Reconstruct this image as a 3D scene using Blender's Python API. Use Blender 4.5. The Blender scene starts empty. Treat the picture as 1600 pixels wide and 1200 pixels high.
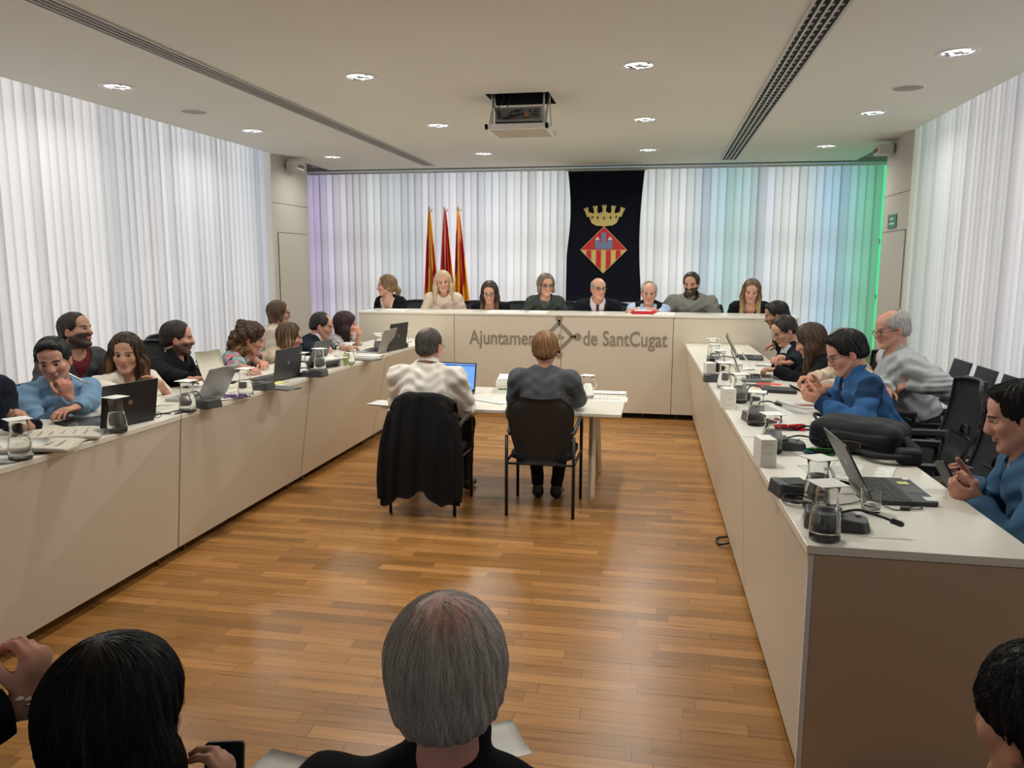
import bpy, math, random
import numpy as np
from mathutils import Vector, Matrix, Euler

SC = bpy.context.scene
COL = SC.collection
R = math.radians
random.seed(7)

# ------------------------------------------------------------------ camera
cam_d = bpy.data.cameras.new('camera')
cam_d.sensor_fit = 'HORIZONTAL'; cam_d.sensor_width = 36.0
cam_d.lens = 1240.6 / 1600 * 36.0
cam_d.clip_start = .05; cam_d.clip_end = 200
cam = bpy.data.objects.new('camera', cam_d); COL.objects.link(cam)
_y, _p, _r = R(10.4416), R(8.6404), R(.187)
_f = Vector((-math.sin(_y) * math.cos(_p), math.cos(_y) * math.cos(_p), -math.sin(_p)))
_rt = Vector((math.cos(_y), math.sin(_y), 0)); _u = _rt.cross(_f)
_rt, _u = _rt * math.cos(_r) + _u * math.sin(_r), _u * math.cos(_r) - _rt * math.sin(_r)
_m = Matrix((_rt, _u, -_f)).transposed().to_4x4(); _m.translation = (0, 0, 1.7)
cam.matrix_world = _m
SC.camera = cam

# ------------------------------------------------------------------ view, world
vs = SC.view_settings
vs.view_transform = 'Standard'; vs.look = 'None'; vs.gamma = 1.0
vs.use_curve_mapping = False
vs.exposure = 0.3
w = bpy.data.worlds.new('daylight'); SC.world = w; w.use_nodes = True
w.node_tree.nodes['Background'].inputs[0].default_value = (.92, .96, 1.0, 1)
w.node_tree.nodes['Background'].inputs[1].default_value = .20
SC.cycles.max_bounces = 14; SC.cycles.diffuse_bounces = 4; SC.cycles.glossy_bounces = 3
SC.cycles.transmission_bounces = 14; SC.cycles.transparent_max_bounces = 8
SC.cycles.caustics_reflective = False; SC.cycles.caustics_refractive = False
SC.cycles.sample_clamp_indirect = 4.0
WINDOW = 1.5        # radiance of the bright sky seen through the panes
LAMP = 13.5          # watts of each ceiling downlight

CEIL = 3.087; XL, XR, YB = -4.966, 2.55, 11.77
DESK = .85; RISE = .12; DAIS_TOP = 1.148; DAIS_FLOOR = .41; DAIS_Y = 8.761

# ------------------------------------------------------------------ materials
def nt(m): return m.node_tree.nodes, m.node_tree.links
_mats = {}
def mat(name, col=(.8, .8, .8), rough=.5, metal=0., bump=0., bscale=200., spec=.5, var=0., vscale=8., vcol=False, sheen=0., coat=0.):
    if name in _mats: return _mats[name]
    m = bpy.data.materials.new(name); m.use_nodes = True; _mats[name] = m
    n, l = nt(m); b = n['Principled BSDF']
    b.inputs['Base Color'].default_value = (*col, 1)
    b.inputs['Roughness'].default_value = rough; b.inputs['Metallic'].default_value = metal
    b.inputs['Specular IOR Level'].default_value = spec
    if sheen: b.inputs['Sheen Weight'].default_value = sheen
    if coat: b.inputs['Coat Weight'].default_value = coat
    tc = n.new('ShaderNodeTexCoord')
    src = None
    if vcol:
        a = n.new('ShaderNodeAttribute'); a.attribute_name = 'Col'; src = a.outputs['Color']
    if var:
        nz = n.new('ShaderNodeTexNoise'); nz.inputs['Scale'].default_value = vscale; nz.inputs['Detail'].default_value = 4
        l.new(tc.outputs['Object'], nz.inputs['Vector'])
        mx = n.new('ShaderNodeMix'); mx.data_type = 'RGBA'; mx.blend_type = 'MULTIPLY'; mx.inputs[0].default_value = 1
        rp = n.new('ShaderNodeMapRange'); rp.inputs['From Min'].default_value = .3; rp.inputs['From Max'].default_value = .7
        rp.inputs['To Min'].default_value = 1 - var; rp.inputs['To Max'].default_value = 1 + var
        l.new(nz.outputs['Fac'], rp.inputs['Value'])
        if src: l.new(src, mx.inputs['A'])
        else: mx.inputs['A'].default_value = (*col, 1)
        l.new(rp.outputs['Result'], mx.inputs['B']); src = mx.outputs['Result']
    if src: l.new(src, b.inputs['Base Color'])
    if bump:
        nb = n.new('ShaderNodeTexNoise'); nb.inputs['Scale'].default_value = bscale; nb.inputs['Detail'].default_value = 3
        l.new(tc.outputs['Object'], nb.inputs['Vector'])
        bp = n.new('ShaderNodeBump'); bp.inputs['Strength'].default_value = bump; bp.inputs['Distance'].default_value = .004
        l.new(nb.outputs['Fac'], bp.inputs['Height']); l.new(bp.outputs['Normal'], b.inputs['Normal'])
    return m

def emis(name, col, s):
    if name in _mats: return _mats[name]
    m = bpy.data.materials.new(name); m.use_nodes = True; _mats[name] = m
    n, l = nt(m); b = n['Principled BSDF']; b.inputs['Base Color'].default_value = (*col, 1)
    b.inputs['Emission Color'].default_value = (*col, 1); b.inputs['Emission Strength'].default_value = s
    return m

def srgb(r, g, b):
    f = lambda c: (c / 255 / 12.92) if c <= 10 else ((c / 255 + .055) / 1.055) ** 2.4
    return (f(r), f(g), f(b))

def glass_mat(name, col=(1, 1, 1), ior=1.45, rough=0.0):
    m = bpy.data.materials.new(name); m.use_nodes = True; _mats[name] = m
    b = nt(m)[0]['Principled BSDF']
    b.inputs['Base Color'].default_value = (*col, 1); b.inputs['Roughness'].default_value = rough
    b.inputs['Transmission Weight'].default_value = 1; b.inputs['IOR'].default_value = ior
    return m

def fabric(name, col, bump=.25, scale=350, var=.12, rough=.9, vscale=14, sheen=.0):
    return mat(name, col, rough, bump=bump, bscale=scale, spec=.2, var=var, vscale=vscale, sheen=sheen)

# ------------------------------------------------------------------ objects
def tag(o, label=None, cat=None, group=None, kind=None):
    if label: o['label'] = label
    if cat: o['category'] = cat
    if group: o['group'] = group
    if kind: o['kind'] = kind
    return o
def thing(name, label, cat, loc=(0, 0, 0), rz=0., group=None):
    o = bpy.data.objects.new(name, None); COL.objects.link(o); o.empty_display_size = .05
    o.location = loc; o.rotation_euler = (0, 0, rz)
    return tag(o, label, cat, group)
def put(name, me, parent=None, loc=None, rot=None):
    o = bpy.data.objects.new(name, me); COL.objects.link(o)
    if parent: o.parent = parent
    if loc: o.location = loc
    if rot: o.rotation_euler = rot
    return o
def kids(o, idx={}):
    return [c for c in bpy.data.objects if c.parent == o]
def copy_tree(o, parent=None, table=None):
    if table is None:
        table = {}
        for c in bpy.data.objects:
            if c.parent: table.setdefault(c.parent.name, []).append(c)
    c = o.copy(); COL.objects.link(c); c.parent = parent
    for ch in table.get(o.name, []): copy_tree(ch, c, table)
    return c
def dup(o, loc, rz=0., label=None):
    c = copy_tree(o); c.location = loc; c.rotation_euler = (0, 0, rz)
    if label: c['label'] = label
    return c

class MB:
    """collects shapes in one mesh"""
    def __init__(s): s.v = []; s.f = []; s.m = []; s.M = Matrix()
    def _add(s, vs, fs, mi=0, M=None):
        o = len(s.v); T = s.M @ M if M is not None else s.M
        s.v += [tuple(T @ Vector(p)) for p in vs]
        s.f += [tuple(i + o for i in f) for f in fs]; s.m += [mi] * len(fs)
    def box(s, a, b, mi=0, M=None):
        x0, y0, z0 = a; x1, y1, z1 = b
        vs = [(x0, y0, z0), (x1, y0, z0), (x1, y1, z0), (x0, y1, z0), (x0, y0, z1), (x1, y0, z1), (x1, y1, z1), (x0, y1, z1)]
        s._add(vs, [(0, 3, 2, 1), (4, 5, 6, 7), (0, 1, 5, 4), (1, 2, 6, 5), (2, 3, 7, 6), (3, 0, 4, 7)], mi, M)
    def cbox(s, c, h, mi=0, M=None):
        s.box([c[i] - h[i] for i in range(3)], [c[i] + h[i] for i in range(3)], mi, M)
    def rbox(s, c, h, r=.01, mi=0, M=None, n=4):
        """box with rounded vertical edges"""
        pts = []
        for cx, cy, a0 in ((1, 1, 0), (-1, 1, 90), (-1, -1, 180), (1, -1, 270)):
            for k in range(n + 1):
                a = R(a0 + 90 * k / n); pts.append((c[0] + cx * (h[0] - r) + r * math.cos(a), c[1] + cy * (h[1] - r) + r * math.sin(a)))
        s.prism(pts, c[2] - h[2], c[2] + h[2], mi, M)
    def prism(s, pts, z0, z1, mi=0, M=None):
        n = len(pts)
        vs = [(x, y, z0) for x, y in pts] + [(x, y, z1) for x, y in pts]
        s._add(vs, [tuple(range(n))[::-1], tuple(range(n, 2 * n))] + [(i, (i + 1) % n, n + (i + 1) % n, n + i) for i in range(n)], mi, M)
    def lathe(s, prof, n=20, mi=0, M=None, cap=True):
        vs = []; fs = []
        for r_, z in prof:
            for k in range(n): a = 2 * math.pi * k / n; vs.append((r_ * math.cos(a), r_ * math.sin(a), z))
        for i in range(len(prof) - 1):
            for k in range(n): fs.append((i * n + k, i * n + (k + 1) % n, (i + 1) * n + (k + 1) % n, (i + 1) * n + k))
        if cap:
            fs.append(tuple(range(n))[::-1]); fs.append(tuple((len(prof) - 1) * n + k for k in range(n)))
        s._add(vs, fs, mi, M)
    def tube(s, pts, r=.01, n=8, mi=0, M=None, cap=True, flat=1.0, up=None):
        pts = [Vector(p) for p in pts]; rs = r if isinstance(r, (list, tuple)) else [r] * len(pts)
        vs = []; fs = []; N = None
        for i, p in enumerate(pts):
            t = (pts[min(i + 1, len(pts) - 1)] - pts[max(i - 1, 0)]).normalized()
            if N is None:
                N = Vector(up) if up else (Vector((0, 0, 1)) if abs(t.z) < .9 else Vector((1, 0, 0)))
            N = (N - t * N.dot(t)).normalized(); Bn = t.cross(N)
            for k in range(n):
                a = 2 * math.pi * k / n; vs.append(p + (N * math.cos(a) * flat + Bn * math.sin(a)) * rs[i])
        for i in range(len(pts) - 1):
            for k in range(n): fs.append((i * n + k, (i + 1) * n + k, (i + 1) * n + (k + 1) % n, i * n + (k + 1) % n))
        if cap: fs.append(tuple(range(n))); fs.append(tuple((len(pts) - 1) * n + k for k in range(n))[::-1])
        s._add(vs, fs, mi, M)
    def grid(s, P, mi=0, M=None, thick=0.):
        """P[i][j] points; optional thickness along the average normal"""
        a, b = len(P), len(P[0]); pts = [Vector(p) for row in P for p in row]
        fs = [(i * b + j, (i + 1) * b + j, (i + 1) * b + j + 1, i * b + j + 1) for i in range(a - 1) for j in range(b - 1)]
        if not thick: s._add(pts, fs, mi, M); return
        nr = [Vector() for _ in pts]
        for f in fs:
            q = (pts[f[2]] - pts[f[0]]).cross(pts[f[3]] - pts[f[1]])
            for i in f: nr[i] += q
        lo = [p + n_.normalized() * thick if n_.length else p for p, n_ in zip(pts, nr)]
        N_ = len(pts); vs = pts + lo
        f2 = [tuple(i + N_ for i in f) for f in fs]; fs = [f[::-1] for f in fs]
        rim = [i for i in range(b)] + [i * b + b - 1 for i in range(1, a)] + [(a - 1) * b + j for j in range(b - 2, -1, -1)] + [i * b for i in range(a - 2, 0, -1)]
        sd = [(rim[i], rim[(i + 1) % len(rim)], rim[(i + 1) % len(rim)] + N_, rim[i] + N_) for i in range(len(rim))]
        s._add(vs, fs + f2 + sd, mi, M)
    def mesh(s, name, mats, smooth=False):
        me = bpy.data.meshes.new(name); me.from_pydata(s.v, [], s.f); me.update()
        for m_ in (mats if isinstance(mats, (list, tuple)) else [mats]): me.materials.append(m_)
        me.polygons.foreach_set('material_index', s.m)
        if smooth: me.polygons.foreach_set('use_smooth', [True] * len(s.f))
        return me
    def build(s, name, mats, parent=None, smooth=False, loc=None, rot=None, bevel=0., auto=None):
        me = s.mesh(name, mats, smooth or auto is not None)
        if auto is not None:
            import bmesh
            bm = bmesh.new(); bm.from_mesh(me)
            for e in bm.edges:
                if len(e.link_faces) == 2 and e.calc_face_angle(0) > R(auto): e.smooth = False
            bm.to_mesh(me); bm.free()
        o = put(name, me, parent, loc, rot)
        if bevel:
            b = o.modifiers.new('bevel', 'BEVEL'); b.width = bevel; b.segments = 2; b.limit_method = 'ANGLE'
        return o
def TM(loc=(0, 0, 0), rot=(0, 0, 0)):
    return Matrix.Translation(loc) @ Euler(rot).to_matrix().to_4x4()
def bez(p0, p1, p2, p3, n=12):
    P = [Vector(q) for q in (p0, p1, p2, p3)]
    return [P[0] * (1 - t) ** 3 + P[1] * 3 * t * (1 - t) ** 2 + P[2] * 3 * t * t * (1 - t) + P[3] * t ** 3 for t in [i / n for i in range(n + 1)]]
def crom(pts, n=6):
    P = [Vector(p) for p in pts]; P = [P[0] * 2 - P[1]] + P + [P[-1] * 2 - P[-2]]; out = []
    for i in range(1, len(P) - 2):
        a, b, c, d = P[i - 1:i + 3]
        for k in range(n):
            t = k / n; out.append(.5 * ((2 * b) + (c - a) * t + (2 * a - 5 * b + 4 * c - d) * t * t + (3 * b - a - 3 * c + d) * t ** 3))
    return out + [P[-2]]

# ================================================================== ROOM
def wood_floor():
    m = bpy.data.materials.new('oak_parquet'); m.use_nodes = True
    n, l = nt(m); b = n['Principled BSDF']
    tc = n.new('ShaderNodeTexCoord'); sp = n.new('ShaderNodeSeparateXYZ'); l.new(tc.outputs['Object'], sp.inputs[0])
    def M(op, a, b_=None, c=None):
        q = n.new('ShaderNodeMath'); q.operation = op
        for i, x in enumerate((a, b_, c)):
            if x is None: continue
            if isinstance(x, (int, float)): q.inputs[i].default_value = x
            else: l.new(x, q.inputs[i])
        return q.outputs[0]
    W, L = .075, .62
    yr = M('DIVIDE', sp.outputs[1], W); row = M('FLOOR', yr); fy = M('FRACT', yr)
    wn = n.new('ShaderNodeTexWhiteNoise'); wn.noise_dimensions = '1D'; l.new(row, wn.inputs['W'])
    xo = M('MULTIPLY_ADD', wn.outputs['Value'], 7.3, M('DIVIDE', sp.outputs[0], L))
    xc = M('FLOOR', xo); fx = M('FRACT', xo)
    cb = n.new('ShaderNodeCombineXYZ'); l.new(row, cb.inputs[0]); l.new(xc, cb.inputs[1])
    w2 = n.new('ShaderNodeTexWhiteNoise'); w2.noise_dimensions = '2D'; l.new(cb.outputs[0], w2.inputs['Vector'])
    cr = n.new('ShaderNodeValToRGB'); e = cr.color_ramp.elements
    e[0].position = 0; e[0].color = (.232, .108, .028, 1); e[1].position = 1; e[1].color = (.43, .204, .060, 1)
    for p, c in ((.2, (.295, .132, .033, 1)), (.55, (.34, .153, .040, 1)), (.8, (.385, .180, .050, 1))):
        q = e.new(p); q.color = c
    l.new(w2.outputs['Value'], cr.inputs[0])
    # grain, stretched along the planks and shifted plank by plank
    mp = n.new('ShaderNodeMapping'); mp.inputs['Scale'].default_value = (3.0, 55, 1); l.new(tc.outputs['Object'], mp.inputs[0])
    ad = n.new('ShaderNodeVectorMath'); ad.operation = 'ADD'; l.new(mp.outputs[0], ad.inputs[0]); l.new(w2.outputs['Color'], ad.inputs[1])
    gn = n.new('ShaderNodeTexNoise'); gn.inputs['Scale'].default_value = 1; gn.inputs['Detail'].default_value = 5; gn.inputs['Distortion'].default_value = .6
    l.new(ad.outputs[0], gn.inputs['Vector'])
    gr = n.new('ShaderNodeMapRange'); gr.inputs['From Min'].default_value = .3; gr.inputs['From Max'].default_value = .7
    gr.inputs['To Min'].default_value = .78; gr.inputs['To Max'].default_value = 1.15; l.new(gn.outputs[0], gr.inputs[0])
    mx = n.new('ShaderNodeMix'); mx.data_type = 'RGBA'; mx.blend_type = 'MULTIPLY'; mx.inputs[0].default_value = 1
    l.new(cr.outputs[0], mx.inputs['A']); l.new(gr.outputs[0], mx.inputs['B'])
    # joints between planks
    ey = M('MINIMUM', fy, M('SUBTRACT', 1.0, fy)); ex = M('MINIMUM', fx, M('SUBTRACT', 1.0, fx))
    gap = M('MAXIMUM', M('LESS_THAN', ey, .018), M('LESS_THAN', ex, .0022))
    m2 = n.new('ShaderNodeMix'); m2.data_type = 'RGBA'; l.new(gap, m2.inputs[0]); l.new(mx.outputs['Result'], m2.inputs['A'])
    m2.inputs['B'].default_value = (.12, .05, .018, 1); l.new(m2.outputs['Result'], b.inputs['Base Color'])
    rr = n.new('ShaderNodeMapRange'); rr.inputs['To Min'].default_value = .22; rr.inputs['To Max'].default_value = .38
    l.new(gn.outputs[0], rr.inputs[0]); l.new(rr.outputs[0], b.inputs['Roughness'])
    b.inputs['Specular IOR Level'].default_value = .42
    return m
FLOORM = wood_floor()
PLAST = mat('ceiling_paint', srgb(224, 224, 213), .9, var=.02, vscale=.7)
WALLP = mat('wall_paint', srgb(196, 190, 180), .7)
DARK = mat('dark_gap', (.012, .011, .010), .9)
CREAM = mat('cream_laminate', srgb(208, 198, 180), .38, spec=.4, var=.015, vscale=2)
TOPW = mat('white_laminate', srgb(230, 226, 214), .22, spec=.5)
EDGEW = mat('white_edge', srgb(226, 226, 224), .4)
METAL = mat('brushed_metal', (.62, .62, .62), .35, metal=1)
WHITEP = mat('white_plastic', (.75, .75, .74), .35)
BLACKP = mat('black_plastic', (.018, .018, .02), .42)
BLACKM = mat('black_metal', (.012, .012, .013), .35, metal=.3)

m = MB(); m.box((-7, -2.6, -.12), (5, 12.6, 0)); fl = m.build('floor', FLOORM); tag(fl, kind='structure')
def platform(name, a, b, mt=FLOORM):
    m = MB(); m.box(a, b, 0)
    return tag(m.build(name, [mt, DARK]), kind='structure')
platform('floor_left', (-6.2, -2.6, .001), (-2.86, DAIS_Y + .1, RISE))
platform('floor_right', (.62, 2.3, .001), (3.2, DAIS_Y + .1, RISE))
platform('floor_dais', (-5.6, DAIS_Y + .1, .001), (3.2, 12.2, DAIS_FLOOR))
# dark risers set back behind the desk fronts
for nm, a, b in (('trim_1', (-2.86, -2.6, .001), (-2.84, DAIS_Y + .1, RISE + .02)), ('trim_2', (.60, 2.5, .001), (.62, DAIS_Y + .1, RISE + .02)),
                 ('trim_3', (-3.4, DAIS_Y + .07, .001), (1.5, DAIS_Y + .10, .2))):
    m = MB(); m.box(a, b); tag(m.build(nm, DARK), kind='structure')

# ceiling with the projector opening and the edge towards the rear blinds
HX0, HX1, HY0, HY1 = -1.477, -.941, 6.715, 7.215
m = MB(); z0, z1 = CEIL, CEIL + .12; CY = 11.68
m.box((XL, -2.6, z0), (HX0, CY, z1)); m.box((HX1, -2.6, z0), (XR, CY, z1))
m.box((HX0, -2.6, z0), (HX1, HY0, z1)); m.box((HX0, HY1, z0), (HX1, CY, z1))
tag(m.build('ceiling', PLAST), kind='structure')
m = MB(); m.box((-6.2, -2.6, CEIL + .45), (3.9, 12.6, CEIL + .55)); tag(m.build('ceiling_upper', PLAST), kind='structure')

# side walls near the rear corners, with flush doors
def side_wall(name, x, y0, y1, th, top=CEIL + .45):
    m = MB(); m.box((min(x, x + th), y0, 0), (max(x, x + th), y1, top)); tag(m.build(name, WALLP), kind='structure')
    m = MB(); s = -1 if th > 0 else 1
    xa = x + s * .0015
    m.box((min(x - s * .002, xa), y0 + .005, 2.470), (max(x - s * .002, xa), y1 - .004, 2.478)); return m
m = side_wall('wall_left', XL, 9.77, 10.85, -.32); tag(m.build('trim_4', mat('seam', srgb(120, 112, 102), .8)), kind='structure')
m = side_wall('wall_right', XR, 9.13, 10.12, .32); tag(m.build('trim_5', _mats['seam']), kind='structure')
DOORM = mat('door_paint', srgb(198, 192, 180), .6)
def flush_door(name, x, s, y0, y1, z0=.12, z1=2.09):
    m = MB(); g = .008
    m.box((min(x, x + s * .004), y0 - g, z0), (max(x, x + s * .004), y0, z1 + g)); m.box((min(x, x + s * .004), y1, z0), (max(x, x + s * .004), y1 + g, z1 + g))
    m.box((min(x, x + s * .004), y0, z1), (max(x, x + s * .004), y1, z1 + g))
    r = tag(m.build(name, DARK), kind='structure')
    m = MB(); m.box((min(x, x + s * .010), y0, z0), (max(x, x + s * .010), y1, z1)); m.build('door_leaf', DOORM, r)
    return r
flush_door('door_1', XL, 1, 9.90, 10.74); flush_door('door_2', XR, -1, 9.19, 10.08, z1=2.065)
# niche walls outside the side walls
m = MB(); m.box((-5.62, 10.85, 0), (-5.5, 12.4, CEIL + .45)); m.box((-5.62, 10.5, 0), (-5.286, 10.85, CEIL + .45)); tag(m.build('wall_niche_left', WALLP), kind='structure')
m = MB(); m.box((2.87, 9.13, 0), (3.1, 10.12, CEIL + .45)); tag(m.build('wall_niche_right', WALLP), kind='structure')
m = MB(); m.box((-5.62, 12.3, 0), (3.3, 12.4, .5)); m.box((-5.62, 12.3, 3.06), (3.3, 12.4, 3.55)); tag(m.build('wall_back', WALLP), kind='structure')
# emergency exit plate
t = thing('exit_sign', 'small green emergency exit plate above the right hand door', 'sign', (XR, 9.71, 2.18))
m = MB(); m.box((-.010, -.165, -.075), (-.001, .165, .075)); m.build('plate', mat('sign_green', srgb(20, 112, 66), .4), t)
def text_mesh(s, size, ext=.002, bold=0.):
    cu = bpy.data.curves.new('lettering', 'FONT'); cu.body = s; cu.size = size; cu.extrude = ext; cu.offset = bold; cu.align_x = 'LEFT'
    o = bpy.data.objects.new('lettering', cu); COL.objects.link(o)
    me = bpy.data.meshes.new_from_object(o.evaluated_get(bpy.context.evaluated_depsgraph_get()))
    bpy.data.objects.remove(o); return me
WTXT = mat('white_lettering', (.8, .85, .8), .5)
for s_, z_ in (('Sortida', .015), ('emergencia', -.035)):
    me = text_mesh(s_, .042, .001, .001); me.materials.append(WTXT)
    xs = [v.co.x for v in me.vertices]; o = put('lettering', me, t, (-.0112, (max(xs)) / 2, z_), (R(90), 0, R(-90)))

# ------------------------------------------------------------------ windows: bright panes, frames, vertical blinds
def pane_mat(name, axis, stops, s=1., zfade=None):
    m = bpy.data.materials.new(name); m.use_nodes = True; n, l = nt(m)
    n.remove(n['Principled BSDF']); em = n.new('ShaderNodeEmission'); l.new(em.outputs[0], n['Material Output'].inputs[0])
    tc = n.new('ShaderNodeTexCoord'); sp = n.new('ShaderNodeSeparateXYZ'); l.new(tc.outputs['Object'], sp.inputs[0])
    mr = n.new('ShaderNodeMapRange'); lo, hi = stops[0][0], stops[-1][0]
    mr.inputs['From Min'].default_value = lo; mr.inputs['From Max'].default_value = hi; l.new(sp.outputs[axis], mr.inputs[0])
    cr = n.new('ShaderNodeValToRGB'); e = cr.color_ramp.elements; e[0].color = (*stops[0][1], 1); e[1].color = (*stops[-1][1], 1)
    for p, c in stops[1:-1]:
        q = e.new((p - lo) / (hi - lo)); q.color = (*c, 1)
    l.new(mr.outputs[0], cr.inputs[0]); l.new(cr.outputs[0], em.inputs[0]); em.inputs[1].default_value = WINDOW * s
    return m
Wc = (1, .97, .95); Cc = (.86, .92, 1.0); Vc = (.88, .84, 1.0)
def pane(name, a, b, mt):
    m = MB(); m.box(a, b); return tag(m.build(name, mt), kind='structure')
pane('window_1', (-5.62, -2.4, .05), (-5.60, 9.9, 3.5), pane_mat('sky_left', 1, [(-2.4, (.95, .92, .95)), (2, Wc), (4.2, (1, .96, .97)), (4.9, (.82, .84, .92)), (5.8, Wc), (7.2, (.9, .9, .95)), (8.3, (.84, .86, .92)), (9.2, (.95, .97, 1)), (9.6, (.55, .75, 1)), (9.9, (.4, .65, 1))]))
pane('window_2', (3.20, 2.0, .05), (3.22, 9.13, 3.5), pane_mat('sky_right', 1, [(2, Wc), (5, (.95, .95, 1)), (6.5, (.9, .92, 1)), (7.6, (.98, .97, .95)), (8.5, (.8, .95, .9)), (8.9, (.55, .9, .75)), (9.13, (.7, .9, .85))]))
gr_ = (.015, .34, .09)
pane('window_3', (-5.5, 12.06, .5), (3.4, 12.08, 3.06), pane_mat('sky_rear', 0,
     [(-5.5, (.55, .38, .9)), (-5.05, (.85, .8, 1)), (-4.6, Wc), (-3.9, (.72, .84, .88)), (-3.3, (.92, .88, 1)), (-2.5, (.84, .9, .96)), (-1.9, (1, 1, 1)), (-1.3, (.78, .86, .88)), (-.2, (.8, .85, .82)), (.25, (.95, .95, .94)),
      (.50, (.85, .9, .92)), (.66, (.36, .58, .98)), (.82, (.45, .7, .8)), (1.02, (.36, .80, .55)), (1.2, (.55, .78, .9)), (1.38, (.72, .74, .95)), (1.6, (1.05, .98, .95)), (1.95, (.86, .93, .84)), (2.22, (.36, .56, .98)), (2.45, (.42, .64, .9)), (2.6, (.36, .70, .6)), (2.75, (.08, .50, .22)), (3.4, gr_)]))
pane('window_4', (3.38, 10.15, .05), (3.40, 12.2, 2.9), pane_mat('sky_green', 2, [(.05, gr_), (2.9, (.05, .5, .3))], .7))
FR = mat('window_frame', (.22, .22, .23), .4)
m = MB()
for z in (1.0, 1.98): m.box((-5.50, -2.4, z - .045), (-5.42, 9.9, z + .045))
for y in np.arange(-1.2, 9.8, 1.57): m.box((-5.50, y - .03, .05), (-5.44, y + .03, 3.5))
tag(m.build('trim_6', FR), kind='structure')
m = MB()
for z in (1.0, 1.98): m.box((3.05, 2.0, z - .045), (3.12, 9.13, z + .045))
for y in np.arange(2.4, 9.1, 1.57): m.box((3.06, y - .03, .05), (3.12, y + .03, 3.5))
tag(m.build('trim_7', FR), kind='structure')
m = MB()
for z in (1.25, 2.02): m.box((-5.5, 11.98, z - .035), (3.0, 12.03, z + .035))
tag(m.build('trim_8', FR), kind='structure')

def slat_mat():
    m = bpy.data.materials.new('blind_fabric'); m.use_nodes = True; n, l = nt(m); n.remove(n['Principled BSDF'])
    d = n.new('ShaderNodeBsdfDiffuse'); t_ = n.new('ShaderNodeBsdfTranslucent'); mx = n.new('ShaderNodeMixShader')
    a = n.new('ShaderNodeAttribute'); a.attribute_name = 'Col'
    l.new(a.outputs['Color'], d.inputs[0]); l.new(a.outputs['Color'], t_.inputs[0]); mx.inputs[0].default_value = .52
    l.new(d.outputs[0], mx.inputs[1]); l.new(t_.outputs[0], mx.inputs[2]); l.new(mx.outputs[0], n['Material Output'].inputs[0])
    return m
SLAT = slat_mat()
def blind(name, label, p0, d, length, z0, z1, pitch=.113, wid=.127, ang=22, gaps=(), side=1, rail=None, seed=1):
    """vertical slats hung along direction d from p0"""
    rnd = random.Random(seed); d = Vector(d).normalized(); nrm = Vector((-d.y, d.x, 0)) * side
    t = thing(name, label, 'blind', (p0[0], p0[1], z0)); base = Vector((p0[0], p0[1], z0))
    vs = []; fs = []; cols = []; n = int(length / pitch); prev = 0
    for i in range(n):
        a = R(ang + rnd.uniform(-6, 6)); c = d * (i * pitch + rnd.uniform(-.006, .006)); tw = R(rnd.uniform(-4, 4)); sh = rnd.uniform(-.006, .010)
        tone = rnd.choice((.60, .66, .70, .74, .76, .80)); warm = rnd.uniform(-.012, .012)
        w_ = wid * (.72 if i in gaps else 1); NZ, NW = 6, 4
        for kz in range(NZ + 1):
            f = kz / NZ; aa = a + tw * (1 - f); u = d * math.cos(aa) + nrm * math.sin(aa); q = nrm * math.cos(aa) - d * math.sin(aa)
            for kw in range(NW + 1):
                s_ = kw / NW - .5
                vs.append(c + u * (s_ * w_) + q * (.004 * (.25 - s_ * s_) * 4) + d * (sh * (1 - f) ** 2) + Vector((0, 0, f * (z1 - z0))))
                cols.append((tone + warm, tone, tone - warm, 1))
        b_ = i * (NZ + 1) * (NW + 1)
        for kz in range(NZ):
            for kw in range(NW):
                q0 = b_ + kz * (NW + 1) + kw; fs.append((q0, q0 + 1, q0 + NW + 2, q0 + NW + 1))
    me = bpy.data.meshes.new('slats'); me.from_pydata(vs, [], fs); me.polygons.foreach_set('use_smooth', [True] * len(fs))
    at = me.color_attributes.new('Col', 'FLOAT_COLOR', 'POINT'); at.data.foreach_set('color', np.array(cols, 'f').ravel()); me.materials.append(SLAT)
    put('slats', me, t)
    m = MB(); e = d * length
    L_ = Matrix.Translation(Vector((0, 0, z1 - z0))) @ Matrix.Rotation(math.atan2(d.y, d.x), 4, 'Z')
    m.box((-.05, -.022, 0), (length + .02, .022, .035), 0, L_); m.build('head_rail', mat('white_rail', (.72, .72, .71), .3), t)
    return t
blind('vertical_blind', 'tall white vertical blind covering the left windows', (XL - .05, -1.0), (0, 1, 0), 10.74, .16, CEIL + .05, ang=-13, pitch=.108, gaps=(72,), seed=3)
blind('vertical_blind', 'tall white vertical blind covering the right windows behind the row of chairs', (XR + .05, 2.6), (0, 1, 0), 6.52, .16, CEIL + .05, ang=24, pitch=.105, seed=5)
blind('vertical_blind', 'long white vertical blind tinted blue and green behind the dais', (-5.36, 11.80), (1, 0, 0), 8.46, DAIS_FLOOR + .03, 3.03, ang=11, pitch=.1085, gaps=(12,), seed=11)
m = MB(); m.box((-5.45, 11.72, 3.075), (2.98, 11.80, 3.13)); tag(m.build('trim_9', mat('grey_rail', srgb(150, 146, 138), .5)), kind='structure')
m = MB(); m.box((-5.45, 11.86, 3.09), (3.3, 12.2, 3.11)); tag(m.build('trim_10', mat('teal_soffit', srgb(130, 165, 168), .6)), kind='structure')

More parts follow.
